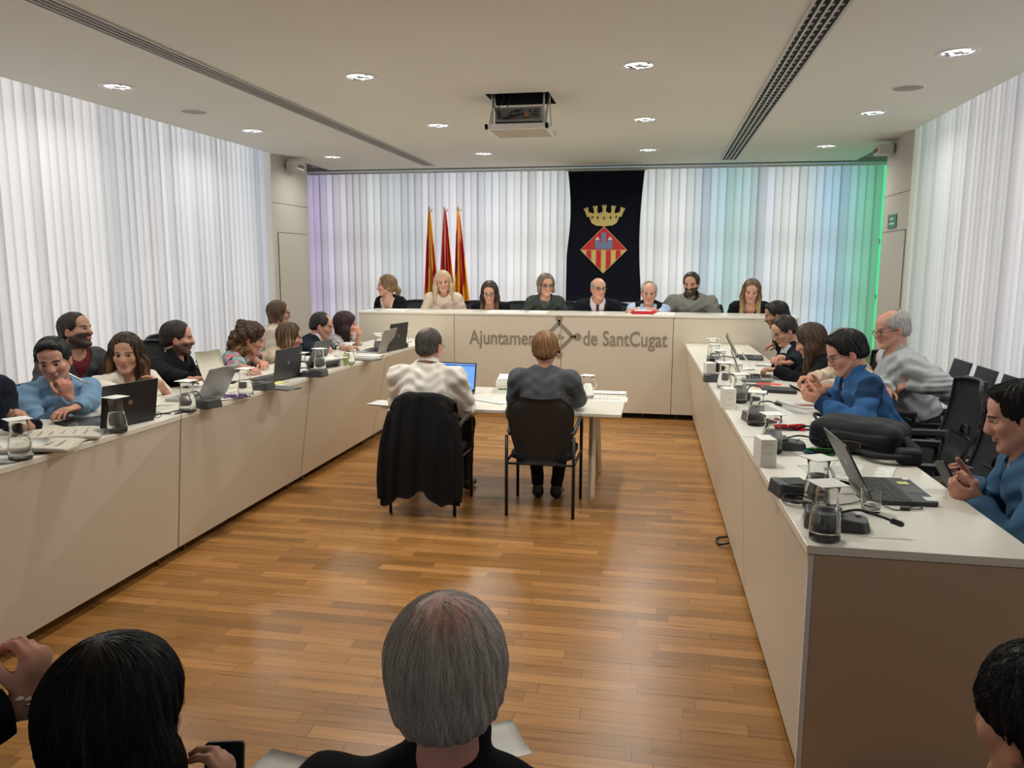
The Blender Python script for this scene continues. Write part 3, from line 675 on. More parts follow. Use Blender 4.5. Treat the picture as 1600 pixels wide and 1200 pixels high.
def field_mesh(name, prims, v, post=None, color=None, mats=(), relax=1, whole=False):
    B = 8; S = B * v
    lo = np.min([q.bound()[0] for q in prims], 0) - v * 3; hi = np.max([q.bound()[1] for q in prims], 0) + v * 3
    nb = np.ceil((hi - lo) / S).astype(int)
    gi = np.stack(np.meshgrid(*[np.arange(q) for q in nb], indexing='ij'), -1).reshape(-1, 3)
    ctr = lo + (gi + .5) * S
    D = np.stack([q(ctr) for q in prims]); Rb = S * .8661
    dm = D.min(0); dd = post(ctr, dm.copy()) if post else dm
    act = (np.abs(dd) < Rb * 1.35 + .02) if post is None else (np.abs(dd) < Rb * 1.5 + .03)
    gi, D, dm = gi[act], D[:, act], dm[act]; na = len(gi)
    l = np.arange(B + 1); lat = np.stack(np.meshgrid(l, l, l, indexing='ij'), -1).reshape(-1, 3) * v; NL = len(lat)
    org = lo + gi * S
    def work(rg):
        og, Dc, dmc = org[rg], D[:, rg], dm[rg]; dd_ = np.full((len(og), NL), 9., np.float32)
        for i, q in enumerate(prims):
            sel = np.nonzero(Dc[i] < dmc + 2.3 * Rb + q.k)[0]
            if not len(sel): continue
            P = (og[sel][:, None, :] + lat[None]).reshape(-1, 3)
            dd_[sel] = smin(dd_[sel], q(P).reshape(len(sel), NL).astype(np.float32), q.k)
        if post: dd_ = post((og[:, None, :] + lat[None]).reshape(-1, 3), dd_.reshape(-1)).reshape(len(og), NL)
        return dd_
    d = np.concatenate(list(POOL.map(work, np.array_split(np.arange(na), max(4, na // 60)))))
    d = d.reshape(na, B + 1, B + 1, B + 1); ins = d < 0
    co = [(i, j, k) for i in (0, 1) for j in (0, 1) for k in (0, 1)]
    cnt = sum(ins[:, i:i + B, j:j + B, k:k + B].astype(np.int8) for i, j, k in co)
    cb, cx, cy, cz = np.nonzero((cnt > 0) & (cnt < 8))
    V = np.stack([d[cb, cx + i, cy + j, cz + k] for i, j, k in co], 1); C_ = np.array(co, float)
    acc = np.zeros((len(cb), 3)); n = np.zeros(len(cb))
    for a in range(8):
        for b in range(a + 1, 8):
            if abs(C_[a] - C_[b]).sum() != 1: continue
            va, vb = V[:, a], V[:, b]; m = (va < 0) != (vb < 0); t = np.where(m, va / (va - vb + 1e-12), 0)
            acc += m[:, None] * (C_[a] + (C_[b] - C_[a]) * t[:, None]); n += m
    pos = lo + (gi[cb] * B + np.stack([cx, cy, cz], 1) + acc / n[:, None]) * v
    N = nb * B + 2
    key = lambda g: (g[:, 0] + 1) * (N[1] + 2) * (N[2] + 2) + (g[:, 1] + 1) * (N[2] + 2) + (g[:, 2] + 1)
    gk = key(gi[cb] * B + np.stack([cx, cy, cz], 1)); o = np.argsort(gk); gs = gk[o]; pos = pos[o]
    faces = []
    for ax in range(3):
        e = np.eye(3, dtype=int)[ax]; u, w_ = [np.eye(3, dtype=int)[(ax + 1) % 3], np.eye(3, dtype=int)[(ax + 2) % 3]]
        s0 = ins[:, :B, :B, :B]; s1 = ins[:, e[0]:B + e[0], e[1]:B + e[1], e[2]:B + e[2]]
        bb, x, y, z = np.nonzero(s0 != s1); g = gi[bb] * B + np.stack([x, y, z], 1); sg = s0[bb, x, y, z]
        q = [g - u - w_, g - w_, g, g - u]; idx = []; ok = np.ones(len(g), bool)
        for c in q:
            kk = key(c); p_ = np.searchsorted(gs, kk); p_ = np.minimum(p_, len(gs) - 1); ok &= gs[p_] == kk; idx.append(p_)
        F = np.stack(idx, 1)[ok]; sg = sg[ok]; F[~sg] = F[~sg][:, ::-1]; faces.append(F)
    F = np.concatenate(faces)
    if whole:
        lab = np.arange(len(pos)); ea = np.concatenate([F[:, 0], F[:, 1], F[:, 2], F[:, 3]]); eb = np.concatenate([F[:, 1], F[:, 2], F[:, 3], F[:, 0]])
        for _ in range(300):
            l0 = lab.copy(); m_ = np.minimum(lab[ea], lab[eb]); np.minimum.at(lab, l0[ea], m_); np.minimum.at(lab, l0[eb], m_); lab = lab[lab]; lab = lab[lab]
            if (lab == l0).all(): break
        big = np.bincount(lab).argmax(); kp = lab == big; F = F[kp[F[:, 0]]]; re_ = np.cumsum(kp) - 1; F = re_[F]; pos = pos[kp]
    for _ in range(relax):
        su = np.zeros_like(pos); c = np.zeros(len(pos))
        for a, b in ((0, 1), (1, 2), (2, 3), (3, 0)):
            for x, y in ((a, b), (b, a)):
                for k_ in range(3): su[:, k_] += np.bincount(F[:, x], pos[F[:, y], k_], len(pos))
                c += np.bincount(F[:, x], minlength=len(pos))
        pos = pos * .5 + .5 * su / np.maximum(c, 1)[:, None]
    me = bpy.data.meshes.new(name)
    me.vertices.add(len(pos)); me.vertices.foreach_set('co', pos.astype(np.float32).ravel())
    me.loops.add(F.size); me.loops.foreach_set('vertex_index', F.astype(np.int32).ravel())
    me.polygons.add(len(F)); me.polygons.foreach_set('loop_start', np.arange(0, F.size, 4, dtype=np.int32)); me.polygons.foreach_set('loop_total', np.full(len(F), 4, np.int32))
    me.polygons.foreach_set('use_smooth', np.ones(len(F), bool)); me.update(calc_edges=True)
    for m_ in mats: me.materials.append(m_)
    if color is not None:
        at = me.color_attributes.new('Col', 'FLOAT_COLOR', 'POINT'); c = color(pos); at.data.foreach_set('color', np.concatenate([c, np.ones((len(c), 1))], 1).astype(np.float32).ravel())
    return me

def adir(a): return A3(math.cos(R(a)), math.sin(R(a)), 0)
def frame(a, pitch=0., roll=0.):
    """columns right, forward, up; a = compass of forward, pitch > 0 looks up, roll > 0 tips to its own right"""
    f = adir(a); up = A3(0, 0, 1); r = np.cross(f, up)
    c, s = math.cos(R(pitch)), math.sin(R(pitch)); f, up = f * c + up * s, up * c - f * s
    c, s = math.cos(R(roll)), math.sin(R(roll)); r, up = r * c - up * s, up * c + r * s
    return np.stack([r, f, up], 1)
SKINM = mat('skin', rough=.52, spec=.35, vcol=True, var=.05, vscale=60, bump=.12, bscale=500)
HAIRM = mat('hair', rough=.5, spec=.35, vcol=True)
CLOTHM = mat('cloth', rough=.92, spec=.15, vcol=True, bump=.22, bscale=420, var=.05, vscale=30)
SUITM = mat('suiting', rough=.85, spec=.12, vcol=True, bump=.15, bscale=600)
SHOEM = mat('shoe_leather', (.01, .01, .01), .3)
EYEW = mat('eye_white', (.40, .36, .33), .3); EYEP = mat('eye_pupil', (.008, .008, .008), .15)
def iris(c): return mat('iris_%02d%02d' % (int(c[0] * 99), int(c[2] * 99)), c, .2)
FRAMEM = mat('spectacle_frame', (.012, .011, .012), .3)
LENSG = glass_mat('spectacle_lens', (.95, .97, 1), 1.05)

def eye_mesh(gaze, r, col):
    """ball with white, iris and pupil rings around the gaze direction"""
    m = MB(); z = Vector(gaze); q = z.to_track_quat('Z', 'Y').to_matrix().to_4x4()
    rings = [(0, 2), (17, 2), (17.01, 1), (40, 1), (40.01, 0), (60, 0), (90, 0), (130, 0), (180, 0)]
    for i in range(len(rings) - 1):
        a, b = R(rings[i][0]), R(rings[i + 1][0])
        if b - a < .001: continue
        m.lathe([(r * math.sin(b), r * math.cos(b)), (r * math.sin(a) + 1e-6, r * math.cos(a))][::-1], 14, (2 if rings[i][1] == 2 else 1 if rings[i][1] == 1 else 0), q, cap=False)
    return m.mesh('eye', [EYEW, iris(col), EYEP], True)

def head_prims(H, F, s, sex='m', open_=0.):
    L = lambda x, y, z: H + F @ A3(x, y, z) * s
    E = lambda c, r, k=.02, M=F: Ell(L(*c), A3(*r) * s, M, k * s)
    C = lambda a, b, ra, rb, k=.02: Cap(L(*a), L(*b), ra * s, rb * s, k * s)
    j = 1. if sex == 'm' else .92
    P = [E((0, -.012, .032), (.0755, .095, .084)), E((0, .018, -.040), (.058 * j, .066, .076), .03),
         E((0, .068, -.101 if sex == 'm' else -.098), (.021 * j, .019, .016), .02), E((0, .055, .045), (.058, .034, .045), .02)]
    for x in (-1, 1):
        P += [C((x * .054 * j, .0, -.048), (x * .018 * j, .064, -.100), .018, .015, .022),
              C((x * .036, .079, .020), (x * .010, .087, .016), .0085 if sex == 'm' else .006, .007, .016),
              E((x * .041, .058, -.024), (.019, .020, .018), .028), E((x * .0115, .096, -.035), (.0085, .010, .0075), .006),
              E((x * .0765, -.010, -.014), (.007, .018, .030), .004, F @ rotz(x * 18)), E((x * .080, -.006, .004), (.008, .012, .014), .006, F @ rotz(x * 20))]
    P += [C((0, .085, .012), (0, .1035, -.029), .0075, .0115, .016), E((0, .086, -.022), (.017, .018, .026), .016), E((0, .0855, -.0575), (.0255, .0095, .0055), .008), E((0, .0845, -.0675), (.022, .0100, .0062), .008)]
    return P
def rotz(a): c, s = math.cos(R(a)), math.sin(R(a)); return A3([c, -s, 0], [s, c, 0], [0, 0, 1])

def hand_prims(W, d, pn, s, side, pose='relax', k0=.006, g=None):
    """W wrist, d direction of the hand, pn palm normal; side +1 right, -1 left"""
    d = nrm(d); pn = nrm(np.asarray(pn, float) - d * (np.asarray(pn, float) @ d)); lat = np.cross(d, pn) * side   # towards the thumb
    poses = dict(relax=(.35, .4, .3), flat=(.06, .08, .05), curl=(.75, .85, .6), fist=(1.1, 1.35, .9), hold=(.55, .9, .5), type=(.5, .5, .3))
    b = poses[pose]
    P = [Cap(W - d * .01 * s, W + d * .055 * s, .026 * s, .034 * s, .012, pn, .48), Cap(W + d * .05 * s + lat * .018 * s, W + d * .074 * s - lat * .014 * s, .018 * s, .017 * s, .01, pn, .7)]
    spread = (.10, .02, -.06, -.15)
    for i, (o, L, r) in enumerate(((.026, .068, .0088), (.009, .076, .009), (-.0085, .071, .0086), (-.025, .056, .0076))):
        p = W + (d * (.080 - .006 * abs(i - 1)) + lat * o) * s; a = 0.; dirn = nrm(d + lat * spread[i])
        jit = (0, .06, .1, .18)[i]
        for t, (f, c) in enumerate(zip((.45, .31, .24), b)):
            a += c * (1 + jit) * (.6 if (pose == 'point' and i == 0) else 1); u = nrm(dirn * math.cos(a) + pn * math.sin(a)); q = p + u * L * f * s
            P.append(Cap(p, q, r * s * (1 - .06 * t), r * s * (.94 - .07 * t), .004 if t else .008)); p = q
    p = W + (d * .018 + lat * .024 + pn * .008) * s; a = .75; c = {'flat': .12, 'relax': .2, 'curl': .3, 'fist': .5, 'hold': .35, 'type': .2}[pose]
    for t, (L, r) in enumerate(((.040, .0125), (.033, .0100), (.026, .0088))):
        u = nrm(d * math.cos(a) + lat * math.sin(a) + pn * (.25 + c * t)); q = p + u * L * s
        P.append(Cap(p, q, r * s, r * s * .9, .010 if t == 0 else .004)); p = q; a -= .28 + c * .6
    return P

def hair_mesh(H, F, s, st, col, v, N=None, up=None, rng=0):
    """st: dict(style, ...) ; hair as one surface in head space"""
    L = lambda x, y, z: H + F @ A3(x, y, z) * s
    style = st['style']; t = st.get('t', .011); P = []; rnd = np.random.RandomState(rng + 5)
    E = lambda c, r, k=.02: P.append(Ell(L(*c), A3(*r) * s, F, k * s))
    C = lambda a, b, ra, rb, k=.03, fd=None, ff=1.: P.append(Cap(L(*a), L(*b), ra * s, rb * s, k * s, None if fd is None else F @ A3(*fd), ff))
    CW = lambda a, b, ra, rb, k=.03, fd=None, ff=1.: P.append(Cap(a, b, ra * s, rb * s, k * s, fd, ff))
    E((0, -.014, .034), (.0755 + t, .095 + t, .084 + t * 1.1))
    if style == 'short':
        q = st.get('quiff', 0)
        E((0, -.03, -.02), (.070 + t * .6, .082 + t * .6, .06), .02)
        if q: E((0, .060, .088 + q * .3), (.055, .035, .02 + q), .02)
    if style in ('bob', 'long', 'curly', 'pony'):
        Ln = st.get('len', .12); wv = st.get('wide', .0)
        if style == 'bob':
            C((0, -.045, .01), (0, -.060, -Ln), .082 + wv, .066 + wv, .03, (0, 1, 0), .75)
            for x in (-1, 1): C((x * .070, -.005, .03), (x * (.076 + wv), .012, -Ln * .85), .026, .022, .02)
        if style == 'long':
            dn = F.T @ A3(0, 0, -1); dn = nrm(dn)   # hair hangs with gravity
            bx = A3(0, -.052, -.02); e = bx + dn * Ln + A3(0, -.015, 0)
            C(tuple(bx), tuple(e), .080 + wv, .062 + wv, .04, (0, 1, 0), .62)
            for x in (-1, 1):
                a = A3(x * .068, -.008, .03); m_ = A3(x * (.080 + wv), .000, -.06); e = m_ + dn * (Ln - .05) + A3(x * .010, st.get('fwd', .03), 0)
                C(tuple(a), tuple(m_), .028, .036, .03, (1, 0, 0), .8); C(tuple(m_), tuple(e), .040, .026, .03, (1, 0, 0), .75)
        if style == 'curly':
            for i in range(st.get('n', 46)):
                a = rnd.uniform(0, 2 * math.pi); z = rnd.uniform(-Ln, .10); y = math.sin(a); x = math.cos(a)
                if y > .35 and z < .06: continue
                rr = .088 + wv * (1 if z < .03 else .3); yy = -.02 + y * (rr + .012)
                E((x * rr, yy, z), (.028, .028, .028), .012)
            C((0, -.045, .01), (0, -.060, -Ln), .082, .07, .03, (0, 1, 0), .7)
        if style == 'pony':
            E((0, -.03, -.01), (.078, .088, .07), .02); C((0, -.10, .0), (0, -.135, -.05), .022, .03, .02); C((0, -.135, -.05), (.01, -.13, -.17), .032, .014, .02)
    if st.get('fringe'): E((0, .066, .058), (.060, .026, .040), .015)
    Hc = H.copy(); Fi = F; hl = st.get('hl', .086 if style == 'short' else .078); face = st.get('face', (.068, .088, .112)); bald = st.get('bald', None); lowm = {'short': 1}.get(style, 0)
    amp = st.get('amp', .0022); fr = st.get('freq', 60)
    def post(p, d):
        q = ((p - Hc) @ Fi) / s; x, y, z = q[:, 0], q[:, 1], q[:, 2]
        # face opening
        fy = .105; fz = hl - face[2]
        e = np.sqrt((x / face[0]) ** 2 + ((y - fy) / face[1]) ** 2 + ((z - fz) / face[2]) ** 2); fd = (e - 1) * min(face) * s
        d = smax(d, -fd, .010 * s)
        tap = .85 if lowm else .45
        d = d + t * s * tap * np.clip(1 - fd / (.030 * s), 0, 1)
        if lowm:
            low = (-.020 + .62 * np.minimum(y + .0, .03) - z) * .8 * s
            low = np.where(np.abs(x) > .03, low, np.maximum((-.072 - z) * s, low))
            d = d + t * s * .8 * np.clip(1 + low / (.022 * s), 0, 1)
            d = smax(d, low, .008 * s)
            ear = (np.sqrt(((np.abs(x) - .085) / .03) ** 2 + ((y + .004) / .021) ** 2 + ((z + .018) / .030) ** 2) - 1) * .021 * s
            d = smax(d, -ear, .004 * s)
        if bald is not None:
            bc, br = bald; e = (np.sqrt((x / br[0]) ** 2 + ((y - bc[0]) / br[1]) ** 2 + ((z - bc[1]) / br[2]) ** 2) - 1) * min(br) * s
            d = smax(d, -e, .006 * s)
        az = np.arctan2(x, -y + .02); rad = np.sqrt(x * x + y * y)
        w_ = np.where(z > .07, np.clip((.125 - z) / .055, 0, 1), 1.)
        if style == 'curly': d = d + .006 * s * np.sin(q[:, 0] * 150 + 2 * np.sin(z * 70)) * np.sin(y * 140 + 1) * np.sin(z * 120)
        else: d = d + amp * s * w_ * (np.sin(az * fr * .45 + 2.5 * np.sin(z * 22)) * .6 + .4 * np.sin(az * fr + 3 * np.sin(z * 31 + 1)))
        return d
    c0 = A3(*col); c1 = A3(*st.get('col2', col)); stv = st.get('streak', .35); zt = st.get('ztop', .05); zb_ = st.get('zbot', -.12)
    def colr(p):
        q = ((p - Hc) @ Fi) / s; x, y, z = q[:, 0], q[:, 1], q[:, 2]; az = np.arctan2(x, -y + .02)
        f = np.clip((zt - z) / (zt - zb_), 0, 1)[:, None] if 'col2' in st else np.zeros((len(p), 1))
        f = np.clip(f + .35 * np.sin(az * 23 + 3 * np.sin(z * 18))[:, None] * (1 if 'col2' in st else 0), 0, 1)
        c = c0 * (1 - f) + c1 * f
        if 'zone' in st: zw = zonew(q, st['zone'])[:, None]; c = c * (1 - zw * .85) + A3(*st['zonecol']) * zw * .85
        return np.clip(c * (1 + stv * (np.sin(az * 41 + 4 * np.sin(z * 25)) * .5 + rnd.uniform(-.5, .5, len(p)))[:, None]), .0005, 1)
    return field_mesh('hair', P, v, post, colr, [st.get('mat', HAIRM)]), post, colr

def zonew(q, z): return np.clip(1.6 - np.sqrt(((q[:, 0] - z[0]) / z[3]) ** 2 + ((q[:, 1] - z[1]) / z[4]) ** 2 + ((q[:, 2] - z[2]) / z[5]) ** 2) * 1.3, 0, 1)
def strands(me0, H, F, s, n, L, rad, col, seed=0, down=.55, lift=.004, swirl=None, zmin=-.2, jit=.25, coljit=.3, zone=None):
    """fine hair tubes laid along the hair surface, added to the hair mesh"""
    rnd = np.random.RandomState(seed); nv = len(me0.vertices)
    co = np.empty(nv * 3, np.float32); me0.vertices.foreach_get('co', co); co = co.reshape(-1, 3).astype(float)
    no = np.empty(nv * 3, np.float32); me0.vertices.foreach_get('normal', no); no = no.reshape(-1, 3).astype(float)
    cc = np.empty(nv * 4, np.float32); me0.color_attributes['Col'].data.foreach_get('color', cc); cc = cc.reshape(-1, 4)[:, :3]
    q = ((co - H) @ F) / s; ok = np.nonzero(q[:, 2] > zmin)[0]
    if zone is not None: ok = ok[(zonew(q[ok], zone) < .3) | (rnd.uniform(0, 1, len(ok)) < .22)]
    idx = rnd.choice(ok, n); p = co[idx] + no[idx] * .001; nn = no[idx]
    crown = H + F @ A3(*(swirl or (0, -.045, .115))) * s; g = F @ A3(0, 0, -1.) * down + A3(0, 0, -1) * down
    K = 7; pts = [p]; Lh = L * s * rnd.uniform(.5, 1.2, n)[:, None]
    sub_ = np.arange(0, nv, max(1, nv // 12000)); kd = kdtree.KDTree(len(sub_))
    for i_, j_ in enumerate(sub_): kd.insert(co[j_], i_)
    kd.balance(); off = rnd.uniform(.2, 1., n)[:, None]; side = rnd.normal(0, 1, (n, 3)) * jit * .5
    for k in range(K - 1):
        out = p - crown; out /= np.linalg.norm(out, axis=1, keepdims=True) + 1e-9
        dr = out * max(.15, .8 - .15 * k) + g[None] * min(1.2, .3 + .2 * k) + side + rnd.normal(0, jit * .15, (n, 3))
        dr -= nn * (dr * nn).sum(1, keepdims=True); dr /= np.linalg.norm(dr, axis=1, keepdims=True) + 1e-9
        q_ = p + dr * Lh / (K - 1)
        near = sub_[np.fromiter((kd.find(v_)[1] for v_ in q_), int, n)]; nn = no[near]
        h_ = ((q_ - co[near]) * nn).sum(1, keepdims=True); p = q_ - nn * (h_ - (.0006 + .0030 * off * (k + 1) / K) * s); pts.append(p)
    pts = np.stack(pts, 1); t = np.gradient(pts, axis=1); t /= np.linalg.norm(t, axis=2, keepdims=True) + 1e-9
    a = np.cross(t, nn[:, None, :]); a /= np.linalg.norm(a, axis=2, keepdims=True) + 1e-9; b = np.cross(a, t)
    rr = rad * s * np.linspace(1, .25, K)[None, :, None]
    ring = np.stack([pts + (a * math.cos(x) + b * math.sin(x)) * rr for x in (0, 2.094, 4.189)], 2)   # n,K,3,3
    base = nv + np.arange(n)[:, None, None] * K * 3 + np.arange(K - 1)[None, :, None] * 3
    j = np.arange(3)[None, None]; f = np.stack([base + j, base + (j + 1) % 3, base + 3 + (j + 1) % 3, base + 3 + j], -1).reshape(-1, 4)
    nf = len(me0.polygons); old = np.empty(nf * 4, np.int32); me0.loops.foreach_get('vertex_index', old)
    V = np.concatenate([co, ring.reshape(-1, 3)]); F_ = np.concatenate([old.reshape(-1, 4), f])
    sc_ = (1 + rnd.uniform(-coljit, coljit, n))[:, None]; c2 = np.clip(cc[idx] * sc_ if col is None else A3(*col)[None] * sc_, 0, 1)
    C2 = np.concatenate([cc, np.repeat(c2, K * 3, 0)])
    me = bpy.data.meshes.new('hair'); me.vertices.add(len(V)); me.vertices.foreach_set('co', V.astype(np.float32).ravel())
    me.loops.add(F_.size); me.loops.foreach_set('vertex_index', F_.astype(np.int32).ravel()); me.polygons.add(len(F_))
    me.polygons.foreach_set('loop_start', np.arange(0, F_.size, 4, dtype=np.int32)); me.polygons.foreach_set('loop_total', np.full(len(F_), 4, np.int32))
    me.polygons.foreach_set('use_smooth', np.ones(len(F_), bool)); me.update(calc_edges=True); me.materials.append(me0.materials[0])
    at = me.color_attributes.new('Col', 'FLOAT_COLOR', 'POINT'); at.data.foreach_set('color', np.concatenate([C2, np.ones((len(C2), 1))], 1).astype(np.float32).ravel())
    bpy.data.meshes.remove(me0)
    return me

def ik(S, W, l1, l2, hint):
    d = W - S; L = np.linalg.norm(d)
    if L > (l1 + l2) * .995: W = S + d / L * (l1 + l2) * .995; d = W - S; L = np.linalg.norm(d)
    L = max(L, abs(l1 - l2) * 1.05 + .02); u = nrm(d); h = np.asarray(hint, float); h = nrm(h - u * (h @ u))
    a = (l1 * l1 - l2 * l2 + L * L) / (2 * L); return S + u * a + h * math.sqrt(max(l1 * l1 - a * a, 1e-6)), W

def person(label, head, body, look, seat=None, arms=None, skin=(.50, .27, .18), sex='m', s=1., hair=None, haircol=(.02, .012, .008), top=None, legs='sit', floor=0.,
           pants=(.012, .012, .015), vox=.005, glasses=None, beard=None, brow=None, gaze=None, lean_side=0., fat=0., eyes=True, iriscol=(.06, .03, .015), sh=None, hipshift=(0, 0), lipc=None, nostrands=False, knees=.22, group=None, lift=0., torso=.50, maxlean=33, ch=None, chz=1.):
    """head = world position of the head centre, body = compass the chest faces, look = (compass, pitch, roll)"""
    H = A3(*head); F = frame(*look); fw = adir(body); rt = np.cross(fw, A3(0, 0, 1)); m = sex == 'm'
    sk = A3(*skin)
    root = thing('person', label, 'person', (0, 0, 0), 0, group)
    # spine
    neckdir = nrm(F[:, 2] * .5 + A3(0, 0, .6)); N = H - neckdir * .150 * s - fw * .012 * s - F[:, 1] * .018 * s
    TL = torso * s; hz = (seat if seat is not None else floor + .44) + .10 * s; dz = N[2] - hz
    if 0 < dz < TL: TL = min(TL, max(dz / math.cos(R(maxlean)), .36))
    if dz >= TL: hor = .03; TL = math.hypot(dz, hor)
    else: hor = math.sqrt(TL * TL - dz * dz)
    hip = A3(N[0], N[1], hz) - fw * hor + rt * hipshift[0] + fw * hipshift[1]
    up = nrm(N - hip); TLr = np.linalg.norm(N - hip); rt = nrm(rt - up * (rt @ up)); cf = nrm(np.cross(up, rt)); BM = np.stack([rt, cf, up], 1)
    if lean_side: pass
    shw = (sh or (.185 if m else .160)) * s
    SHc = N - up * (.055 if m else .05) * s; Sh = {1: SHc + rt * shw, -1: SHc - rt * shw}
    hp = lambda f: hip + up * TLr * f
    def torso_prims(i, k=.05):
        P = [Ell(hp(.04), A3(.165, .125, .12) * s, BM, k, i + fat * .6), Ell(hp(.30) + cf * (.01 + fat * .5), A3(.148 if m else .130, .112, .15) * s, BM, k, i + fat),
             Ell(hp(.64), A3(.158 if m else .138, .112 if m else .10, .165) * s, BM, k, i + fat * .4), Cap(Sh[1] - rt * .02, Sh[-1] + rt * .02, .056 * s, .056 * s, k, None, 1, False, i),
             Ell(hp(.80), A3(.135 if m else .115, .085, .09) * s, BM, k, i)]
        for q in (1, -1): P.append(Cap(N + up * .012 * s + rt * q * .028 * s - cf * .010 * s, SHc + rt * q * shw * .72 + up * .012 * s, .036 * s, .040 * s, .03, None, 1, False, i))
        if not m:
            for q in (1, -1): P.append(Ell(hp(.62) + cf * .075 * s + rt * q * .068 * s, A3(.055, .052, .055) * s, BM, .03, i))
        return P
    neckb = N - up * .035 * s; nr = (.056 if m else .046) * s
    neck = [Cap(neckb, H + F @ A3(0, -.028, -.062) * s, nr * 1.05, nr * .97, .02), Cap(neckb, H + F @ A3(0, .01, -.075) * s, nr * .9, nr * .8, .02)]
    l1, l2 = .285 * s, .245 * s; AR = {}
    arms = arms or {}
    for q in (1, -1):
        d = arms.get(q) or {}
        W = A3(*d['w']) if 'w' in d else Sh[q] + A3(0, 0, -.30) * s + cf * .22 * s
        E_, W = ik(Sh[q], W, l1, l2, A3(*d['e']) if 'e' in d else rt * q * .6 + A3(0, 0, -1) - cf * .3)
        hd = nrm(d['d']) if 'd' in d else nrm(W - E_); pn = A3(*d['n']) if 'n' in d else A3(0, 0, -1)
        if abs(nrm(pn) @ hd) > .97: pn = pn + cf * .4
        AR[q] = dict(S=Sh[q], E=E_, W=W, d=hd, n=pn, pose=d.get('p', 'relax'), k=d.get('k', 1))
    P = head_prims(H, F, s, sex) + neck + torso_prims(-.012)
    ab = (1 if m else .86)
    for q, a in AR.items():
        P += [Cap(a['S'], a['E'], .050 * s * ab, .040 * s * ab, .03, None, 1, False, -.006), Cap(a['E'], a['W'], .041 * s * ab, .026 * s * ab, .02, None, 1, False, -.003)]
        P += hand_prims(a['W'], a['d'], a['n'], s * (.98 if m else .90), q, a['pose'])
    eyec = [H + F @ A3(x * .0305, .0700, .0005) * s for x in (-1, 1)]
    lz = .0075 if look[1] > -10 else .0052; lz0 = 0 if look[1] > -10 else .002
    def post(p, d):
        nh = np.linalg.norm(p - H, axis=1) < .16 * s
        if nh.any():
            q = ((p[nh] - H) @ F) / s; dd = d[nh]; ax = np.abs(q[:, 0])
            so = (np.sqrt(((ax - .0305) / .0165) ** 2 + ((q[:, 1] - .094) / .021) ** 2 + ((q[:, 2] - .001 + lz0) / lz) ** 2) - 1) * lz * s
            dd = smax(dd, -so, .006 * s)
            mo = (np.sqrt((ax / .021) ** 2 + ((q[:, 1] - .099) / .008) ** 2 + ((q[:, 2] + .0622) / .0022) ** 2) - 1) * .0022 * s
            dd = smax(dd, -mo, .003 * s)
            d = d.copy(); d[nh] = dd
        return d
    lc = A3(*lipc) if lipc is not None else sk * A3(.98, .66, .62); hc = A3(*haircol); bc = A3(*(brow or [c * .8 for c in haircol]))
    def colr(p):
        c = np.repeat(sk[None], len(p), 0); q = ((p - H) @ F) / s; x, y, z = np.abs(q[:, 0]), q[:, 1], q[:, 2]
        def mixm(w, cc): return c * (1 - w[:, None]) + cc * w[:, None]
        g = lambda v_, e: np.clip(v_ / e, 0, 1)
        ch = np.exp(-(((x - .042) / .022) ** 2 + ((z + .03) / .02) ** 2)) * (y > .03); c = mixm(.30 * ch, sk * A3(1.15, .72, .68))
        no = np.exp(-((x / .016) ** 2 + ((z + .03) / .015) ** 2)) * (y > .095); c = mixm(.35 * no, sk * A3(1.12, .72, .66))
        ea = (x > .074) & (np.abs(z + .012) < .035); c = mixm(.4 * ea, sk * A3(1.1, .6, .55))
        if beard is not None:
            bcol = A3(*beard.get('col', haircol)); st_ = beard['s']
            jaw = g(-.030 - z + .25 * np.clip(y, -.05, .05), .012) * g(.13 + z, .01) * (y > -.035) * g(np.where(y > .07, x - .0 + (z < -.048) * .05, .05) , .02)
            moust = (y > .07) * (z < -.043) * (z > -.056) * (x < .034)
            keep = 1 - (y > .078) * (x < .019) * (z > -.073) * (z < -.056)
            c = mixm(st_ * np.clip(np.maximum(jaw, moust) * keep, 0, 1), bcol)
        br = np.clip(1.3 - np.sqrt(((x - .031) / .020) ** 2 + ((z - .0215 + .12 * np.abs(x - .03)) / (.0052 if m else .0036)) ** 2) * 1.0, 0, 1) * (y > .055); c = mixm(.95 * np.clip(br * 2.6, 0, 1), bc)
        ed = np.clip(1.25 - np.sqrt(((x - .0305) / .0175) ** 2 + ((z - .001) / .0085) ** 2), 0, 1) * (y > .06); c = mixm(.35 * np.clip(ed * 2.5, 0, 1), sk * A3(.35, .25, .25))
        lp = np.clip(1.4 - np.sqrt((x / .023) ** 2 + ((z + .0625) / .0088) ** 2), 0, 1) * (y > .08); c = mixm(.7 * np.clip(lp * 2.0, 0, 1), lc)
        if hair and hair.get('stubble'):
            w = g(z - (.052 + .0 * y), .01) * (hair['stubble']); c = mixm(w, hc)
        if hair and 'scalp' in hair: c = mixm(g(z - .055, .03) * .5, sk * A3(*hair['scalp']))
        ha = np.zeros(len(p))
        for a in AR.values(): ha = np.maximum(ha, (np.linalg.norm(p - a['W'] - a['d'] * .09 * s, axis=1) < .11 * s) * 1.)
        c = mixm(.25 * ha, sk * A3(1.08, .82, .78))
        return np.clip(c, 0, 1)
    put('body', field_mesh('body', P, vox, post, colr, [SKINM], whole=True), root)
    if eyes:
        gz = F[:, 1] if gaze is None else nrm(F[:, 1] + F @ A3(gaze[0], 0, gaze[1]))
        for e in eyec: 
            o = put('eye', eye_mesh(gz, .0135 * s, iriscol), root, tuple(e))
